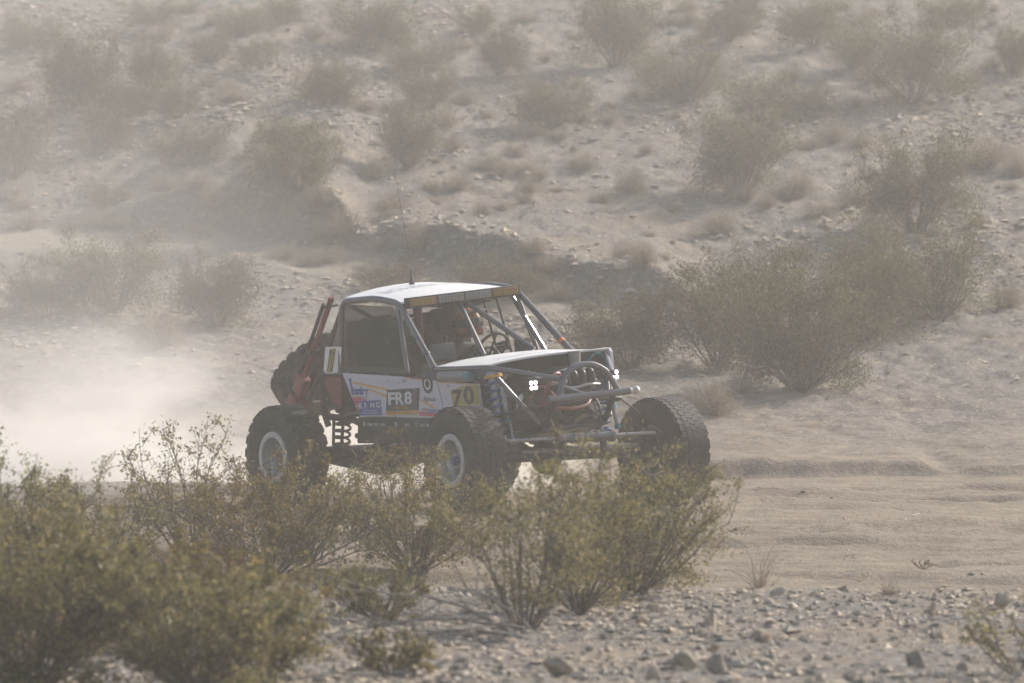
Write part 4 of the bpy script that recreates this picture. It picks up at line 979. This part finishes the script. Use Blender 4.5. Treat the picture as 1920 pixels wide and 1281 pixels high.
# --- flank panels and their lettering
side = part('side_panel', MB().slab([(-.995, -.773, 1.374), (.044, -.773, 1.336), (.203, -.773, 1.325), (.655, -.773, 1.297), (.760, -.773, .944), (-.744, -.773, .951)], (0, .012, 0)), 'side')
front = part('front_side_panel', MB().slab([(.668, -.770, 1.296), (1.372, -.770, 1.262), (1.402, -.770, .93), (.772, -.770, .944)], (0, .012, 0)), 'side')
part('panel_end_post', MB().tube([(1.375, -.775, 1.26), (1.402, -.775, .95)], .014), 'steel')
sidef = part('side_panel', MB().slab(mir([(-.995, -.773, 1.374), (.203, -.773, 1.325), (1.372, -.773, 1.262), (1.402, -.773, .93), (-.744, -.773, .951)]), (0, -.012, 0)), 'side')
def decal(name, poly, mat, parent, y=-.7755, th=.002):
    return part(name, MB().slab([(x, y, z) for x, z in poly], (0, th, 0)), mat, parent)
decal('yellow_stripe', [(-.813, 1.290), (-.181, 1.216), (-.213, 1.202), (-.809, 1.270)], 'orange', side)
decal('pale_stripe', [(-.795, 1.268), (-.215, 1.199), (-.23, 1.162), (-.552, 1.228)], 'lilac', side)
decal('yellow_stripe', [(-.552, 1.226), (-.231, 1.160), (-.24, 1.136), (-.553, 1.212)], 'orange', side)
decal('yellow_stripe', [(.105, 1.331), (.447, 1.310), (.446, 1.301), (.104, 1.321)], 'orange', side)
decal('yellow_stripe', [(.680, 1.292), (1.36, 1.259), (1.36, 1.252), (.680, 1.283)], 'orange', front, -.7725)
decal('red_stripe', [(-.869, 1.141), (-.57, 1.116), (-.62, 1.104), (-.755, 1.104), (-.752, 1.05), (-.80, 1.06)], 'pink', side)
decal('red_stripe', [(-.79, 1.045), (-.750, 1.045), (-.745, .985), (-.762, .985)], 'pink', side)
decal('pale_stripe', [(-.70, .954), (-.203, .958), (-.167, .951), (-.69, .952)], 'lilac', side)
decal('red_stripe', [(.315, 1.003), (.655, .982), (.70, .952), (.315, .962)], 'pink', side)
decal('pale_stripe', [(.318, 1.115), (.346, 1.107), (.55, 1.036), (.318, 1.036)], 'lilac', side)
decal('yellow_stripe', [(.346, 1.126), (.604, 1.038), (.562, 1.031), (.344, 1.113)], 'orange', side)
# BOMBER FABRICATION
decal('bomber_flag', [(-.880, 1.318), (-.826, 1.322), (-.836, 1.285), (-.814, 1.150), (-.832, 1.141)], 'logoblue', side)
text('bomber_lettering', 'Bomber', -.855, 1.160, .082, 'logoblue', side, y=-.7785, w=.31, shear=-.08, bold=.045)
text('fabrication_lettering', 'FABRICATION', -.735, 1.126, .022, 'greyink', side, y=-.7785, w=.165, bold=.01)
decal('yellow_stripe', [(-.80, 1.150), (-.735, 1.148), (-.735, 1.128), (-.79, 1.130)], 'orange', side)
# KING
kg = decal('king_sticker', [(-.756, 1.098), (-.348, 1.111), (-.336, .966), (-.742, .959)], 'logoblue', side, -.7785)
for i, ch in enumerate('KING'): text('king_letter', ch, -.732 + i * .103, 1.027 + i * .003, .057, 'paleink', kg, y=-.7812, w=(.072, .026, .072, .066)[i], bold=.03)
text('king_small_print', 'OFF-ROAD RACING', -.665, 1.000, .015, 'paleink', kg, y=-.7812, w=.25); text('king_small_print', 'SHOCK ABSORBERS', -.700, .975, .015, 'paleink', kg, y=-.7812, w=.31)
# FR8 FACTORY
fr = decal('fr8_sticker', [(-.213, 1.209), (.363, 1.229), (.308, 1.017), (-.262, 1.004)], 'logogrey', side, -.7785)
decal('fr8_base_band', [(-.263, 1.001), (.307, 1.014), (.301, .976), (-.275, .962)], 'orange', side, -.7785)
for i, ch in enumerate('FR8'): text('fr8_letter', ch, (-.210, -.075, .078)[i], 1.062 + i * .004, .125, 'paleink', fr, y=-.7812, w=(.132, .146, .132)[i], bold=.035, up=(.12, 1))
text('factory_lettering', 'FACTORY', -.089, 1.025, .026, 'orange', fr, y=-.7812, w=.255, bold=.02)
text('fr8_small_print', 'SUSPENSION  AND  FABRICATION', -.24, .985, .013, 'logogrey', fr, y=-.7812, w=.44)
for k in range(3): decal('fr8_pinstripe', [(.255 + k * .032, 1.222), (.264 + k * .032, 1.222), (.221 + k * .032, 1.016), (.212 + k * .032, 1.016)], 'greyink', fr, -.7805)
# ring emblem, small scripts
rg = MB().lathe([(.052, 0), (.084, 0), (.084, .003), (.052, .003)], (.506, -.7790, 1.266), (0, 1, 0), 28, closed=True)
for k in range(20): rg.box((.506 + .084 * math.cos(k * .3142), -.7775, 1.266 + .084 * math.sin(k * .3142)), (.014, .003, .014), Matrix.Rotation(-k * .3142, 3, 'Y'))
rge = part('ring_emblem', rg, 'ink', side)
part('ring_emblem_band', MB().lathe([(.036, 0), (.056, 0), (.056, .003), (.036, .003)], (.506, -.7802, 1.266), (0, 1, 0), 28, closed=True), 'paleink', rge)
part('ring_emblem_core', MB().lathe([(0, 0), (.037, 0), (.037, .003), (0, .003)], (.506, -.7800, 1.266), (0, 1, 0), 24), 'ink', rge)
text('script_lettering', 'Rynoz', .415, 1.088, .060, 'greyink', side, y=-.7785, w=.215, shear=.1, bold=.03)
text('bf_lettering', 'BF', .368, 1.003, .030, 'pink', side, y=-.7785, w=.085, shear=.2, bold=.03); text('goodrich_lettering', 'Goodrich', .455, 1.003, .028, 'logoblue', side, y=-.7785, w=.225, bold=.02)
decal('goodrich_underline', [(.375, .995), (.690, .999), (.690, .993), (.375, .989)], 'logoblue', side, -.7785)
text('name_lettering', 'T H', -.02, 1.262, .030, 'greyink', side, y=-.7785, w=.05); text('name_lettering', 'K R', .075, 1.285, .026, 'ink', side, y=-.7785, w=.07, bold=.02)
text('small_mark', 'v', -.20, 1.285, .022, 'greyink', side, y=-.7785, w=.04); text('small_mark', 'xx', .83, 1.235, .020, 'greyink', front, y=-.7755, w=.05, bold=.02)
np_ = decal('number_plate', [(.880, 1.194), (1.10, 1.250), (1.345, 1.252), (1.352, 1.070), (1.06, 1.056), (.907, 1.035)], 'yellow', front, -.7735)
text('plate_digit', '7', .915, 1.045, .165, 'ink', np_, y=-.7765, w=.165, bold=.035); text('plate_digit', '0', 1.105, 1.070, .175, 'ink', np_, y=-.7765, w=.175, bold=.035)
rk = part('rocker_skid', MB().slab([(-.80, -.755, .942), (1.05, -.755, .936), (1.0, -.755, .72), (-.86, -.755, .70)], (0, .04, 0)).slab([(-.86, -.75, .705), (1.0, -.75, .72), (1.0, .75, .72), (-.86, .75, .705)], (0, 0, -.02)), 'dark')
part('rocker_skid', MB().slab(mir([(-.80, -.755, .942), (1.05, -.755, .936), (1.0, -.755, .72), (-.86, -.755, .70)]), (0, -.04, 0)), 'dark')
for x0, st, w in [(-.725, 'O', .05), (-.645, 'POWER', .09), (-.525, 'PSC', .075), (-.43, 'WARN', .10), (-.16, 'R', .05), (.02, 'PRO', .09), (.20, 'O', .04), (.28, 'RCV', .085), (.39, 'BRE', .08), (.49, 'TI', .05)]:
    text('sponsor_lettering', st, x0, .855, .030 if len(st) > 1 else .042, 'paleink', rk, y=-.7575, w=w, bold=.02)

# --- cab interior
part('rear_bulkhead', MB().slab([(-1.02, -.70, 1.0), (-1.02, .70, 1.0), (-1.0, .66, 1.86), (-1.0, -.66, 1.86)], (-.02, 0, 0)), 'black')
part('dashboard', MB().slab([(.40, -.74, 1.45), (.66, -.74, 1.42), (.66, -.74, 1.10), (.46, -.74, 1.12), (.36, -.74, 1.38)], (0, 1.48, 0)), 'black')
scr = part('navigation_screen', MB().box((.40, -.50, 1.545), (.05, .27, .16), Matrix.Rotation(-.15, 3, 'Y'), .012), 'logogrey')
text('screen_lettering', 'LOWRANCE', 0, 0, .026, 'greyink', scr, w=.18, bold=.02, plane=lambda u, v: np.stack([np.full(len(u), .4275 + .0005), -.59 + u, 1.475 + v], 1))
part('fire_bottle', MB().cyl((-.30, -.30, 1.62), (-.28, -.30, 1.95), .045, 16).ball((-.28, -.30, 1.95), .045), 'maroon')
part('radio_knob', MB().cyl((.14, -.30, 1.55), (.14, -.30, 1.64), .03, 12).ball((.14, -.30, 1.655), .033), 'dark')
for y in (-.40, .40):
    st = MB().box((-.62, y, .97), (.48, .46, .12), bev=.03); st.box((-.84, y, 1.35), (.12, .50, .78), Matrix.Rotation(-.14, 3, 'Y'), .04); st.box((-.86, y, 1.79), (.11, .34, .20), Matrix.Rotation(-.14, 3, 'Y'), .04)
    for s in (-1, 1): st.box((-.72, y + s * .23, 1.30), (.20, .05, .42), bev=.02); st.box((-.76, y + s * .18, 1.76), (.22, .04, .22), bev=.02)
    part('race_seat', st, 'canvas')
swc = Vector((-.10, .40, 1.50)); swa = Vector((-.80, 0, .60)).normalized(); swu = Vector((.6, 0, .8)).normalized(); swv = Vector((0, 1, 0))
sw = part('steering_wheel', MB().ring_path([swc + (swu * math.cos(a) + swv * math.sin(a)) * .165 for a in np.linspace(0, 2 * math.pi, 28, endpoint=False)], .016, 8, closed=True).tube([swc - swu * .15, swc + swu * .15], .012).tube([swc - swv * .15, swc + swv * .15], .012).cyl(swc, swc - swa * .35, .022, 12), 'black')
part('gauge_pod', MB().box((.25, .52, 1.50), (.10, .14, .14), bev=.02), 'black')
part('window_net', MB().slab([(-1.02, -.752, 1.40), (-.955, -.712, 1.99), (-.90, -.700, 2.035), (-.10, -.700, 2.00), (-.03, -.712, 1.95), (.13, -.760, 1.385)], (0, .004, 0)), 'net')
part('window_net_hem', MB().slab([(-1.03, -.757, 1.385), (-1.022, -.753, 1.435), (.118, -.757, 1.42), (.135, -.763, 1.37)], (0, .006, 0)), 'black')

# --- tail: number board, red panels, jack, tank
nb = part('number_board', MB().slab([(-1.270, -.762, 1.626), (-.985, -.762, 1.627), (-1.050, -.762, 1.363), (-1.310, -.762, 1.369), (-1.345, -.762, 1.398)], (0, .01, 0)), 'white')
decal('number_strip', [(-1.189, 1.611), (-1.075, 1.611), (-1.185, 1.372), (-1.290, 1.376)], 'yellow', nb, -.7645)
text('board_digit', '7', -1.275, 1.388, .205, 'ink', nb, y=-.7675, w=.040, bold=.01, up=(.42, 1)); text('board_digit', '0', -1.222, 1.386, .205, 'ink', nb, y=-.7675, w=.046, bold=.01, up=(.42, 1))
part('rear_side_panel', MB().slab([(-1.385, -.742, 1.335), (-1.066, -.742, 1.338), (-1.126, -.742, 1.03), (-1.20, -.742, 1.05), (-1.28, -.742, 1.10), (-1.376, -.742, 1.27)], (0, .012, 0)), 'darkred')
part('rear_side_panel', MB().slab(mir([(-1.385, -.742, 1.335), (-1.066, -.742, 1.338), (-1.126, -.742, 1.03), (-1.28, -.742, 1.10)]), (0, -.012, 0)), 'darkred')
part('fuel_tank', MB().box((-1.42, 0, 1.12), (.50, .95, .36), bev=.03), 'dark')
part('tool_bag', MB().box((-1.25, -.35, 1.48), (.30, .40, .22), bev=.05), 'tan')
jk = part('jack', MB().tube([(-1.03, -.80, 2.11), (-1.87, -.80, 1.06)], .022, 6).slab([(-1.025, -.785, 2.12), (-1.015, -.785, 2.09), (-1.90, -.785, 1.01), (-1.92, -.785, 1.03)], (0, .012, 0)), 'red')
part('jack_handle', MB().tube([(-1.14, -.82, 2.05), (-1.86, -.82, 1.16)], .020, 10), 'dark', jk)
part('jack_lift', MB().box((-1.70, -.80, 1.26), (.14, .10, .20), Matrix.Rotation(.68, 3, 'Y'), .015).box((-1.82, -.80, 1.08), (.20, .12, .12), Matrix.Rotation(.68, 3, 'Y'), .015).tube([(-1.74, -.84, 1.18), (-1.88, -.84, .98)], .02), 'red', jk)
part('jack_foot', MB().slab([(-1.92, -.86, 1.03), (-1.86, -.86, .96), (-1.70, -.86, .94), (-1.78, -.86, 1.06)], (0, .10, 0)), 'darkred', jk)
part('jack_pin', MB().cyl((-1.06, -.86, 2.02), (-1.08, -.70, 2.03), .012, 8), 'dark', jk)
part('jack_clamp', MB().cyl((-1.45, -.85, 1.58), (-1.45, -.74, 1.58), .03, 12), 'dark', jk)
part('tail_cooler', MB().box((-1.62, -.50, 1.22), (.18, .34, .22), bev=.03), 'rust')
part('spare_mount', MB().tube([(-1.60, -.25, 1.10), (-1.85, -.25, 1.22)], .05).tube([(-1.30, -.25, 1.70), (-1.90, -.25, 1.25)], .03), 'dark')

# ------------------------------------------------------------------ the crew
def person(label, base, joints, edges, helmet, hands):
    """body: one skin grown over a skeleton, in the leaning body frame"""
    base = Vector(base); X = CAR_M @ TILT @ Matrix.Translation(base)
    me = bpy.data.meshes.new('person'); names = list(joints)
    me.from_pydata([Vector(joints[k][0]) - base for k in names], [(names.index(a), names.index(b)) for a, b in edges], [])
    o = link('person', me, M['suit']); o.matrix_world = X
    sk = o.modifiers.new('skin', 'SKIN'); sv = me.skin_vertices[0].data
    for i, k in enumerate(names): sv[i].radius = (joints[k][1], joints[k][1] if len(joints[k]) < 3 else joints[k][2])
    sv[0].use_root = True; sk.use_smooth_shade = True
    sb = o.modifiers.new('sub', 'SUBSURF'); sb.levels = sb.render_levels = 1
    tag(o, label, 'person')
    hc, hm = helmet; hc = Vector(hc) - base
    shell = MB().ball(hc, .145, (1.05, .90, 1.05), 24).box(hc + Vector((.10, 0, -.085)), (.13, .17, .09), bev=.03)
    h = link('helmet', shell.mesh('helmet'), M[hm], o)
    link('visor', MB().lathe([(.146, -.045), (.150, 0), (.146, .045)], hc + Vector((.022, 0, .0)), (0, 0, 1), 24).mesh('visor'), M['visor'], h)
    pk = MB().slab([hc + Vector(p) for p in ((.10, -.09, .10), (.25, -.07, .115), (.25, .07, .115), (.10, .09, .10))], (0, 0, .014))
    link('helmet_peak', pk.mesh('helmet_peak'), M['white'], h)
    for (w, d, up) in hands:                                       # gloves: palm, four fingers closed round the grip, thumb
        w = Vector(w) - base; d = Vector(d).normalized(); up = Vector(up).normalized(); sd = d.cross(up).normalized(); g = MB()
        g.ring_path([w - d * .05, w, w + d * .045, w + d * .085], [.028, .032, .040, .034], 10)
        for f, L in zip((-1.5, -.5, .5, 1.5), (.030, .036, .034, .026)):
            q = w + d * .08 + sd * f * .019
            g.ring_path([q - d * .02, q + d * L * .6, q + d * L + up * -.018, q + d * L * .7 + up * -.045, q + d * L * .2 + up * -.05], [.0095, .0095, .009, .0085, .006], 7)
        q = w + d * .02 + sd * -.036
        g.ring_path([q, q + d * .03 - sd * .016 - up * .01, q + d * .055 - sd * .008 - up * .03], [.012, .011, .008], 7)
        link('glove', g.mesh('glove'), M['glove'], o)
    return o
def skeleton(y, hl, hr, lean=0):
    J = dict(pelvis=((-.64, y, 1.08), .15, .13), waist=((-.68, y, 1.22), .14, .12), chest=((-.70 + lean, y, 1.40), .17, .13), neck=((-.67 + lean, y, 1.55), .06), head=((-.62 + lean, y, 1.66), .09))
    E = [('pelvis', 'waist'), ('waist', 'chest'), ('chest', 'neck'), ('neck', 'head')]
    for s, hand, n in ((1, hl, 'l'), (-1, hr, 'r')):
        sh = Vector((-.66 + lean, y + s * .19, 1.47)); hd = Vector(hand); el = (sh + hd) / 2 + Vector((-.02, s * .06, -.14))
        J['sh' + n] = (sh, .065); J['el' + n] = (el, .046); J['wr' + n] = (hd, .032)
        J['hip' + n] = ((-.58, y + s * .10, 1.07), .09); J['kn' + n] = ((-.16, y + s * .13, 1.19), .062); J['an' + n] = ((.16, y + s * .11, .92), .042); J['to' + n] = ((.34, y + s * .11, .95), .036)
        E += [('chest', 'sh' + n), ('sh' + n, 'el' + n), ('el' + n, 'wr' + n), ('pelvis', 'hip' + n), ('hip' + n, 'kn' + n), ('kn' + n, 'an' + n), ('an' + n, 'to' + n)]
    return J, E
hl = swc + swv * .165 - Vector((.10, 0, .0)); hr = swc - swv * .165 - Vector((.10, 0, 0))
J, E = skeleton(.40, hl, hr)
person('driver in dark suit and orange helmet with white peak, both hands on the steering wheel', (-.64, .40, 1.03), J, E, ((-.50, .40, 1.74), 'orangehelm'), [(hl, (1, 0, .1), (0, 0, 1)), (hr, (1, 0, .1), (0, 0, 1))])
hl = Vector((-.16, -.28, 1.27)); hr = Vector((-.16, -.52, 1.27)); J, E = skeleton(-.40, hl, hr)
person('co-driver in dark suit and helmet behind the near window net', (-.64, -.40, 1.03), J, E, ((-.53, -.40, 1.74), 'darkhelm'), [(hl, (1, 0, -.2), (0, 0, 1)), (hr, (1, 0, -.2), (0, 0, 1))])
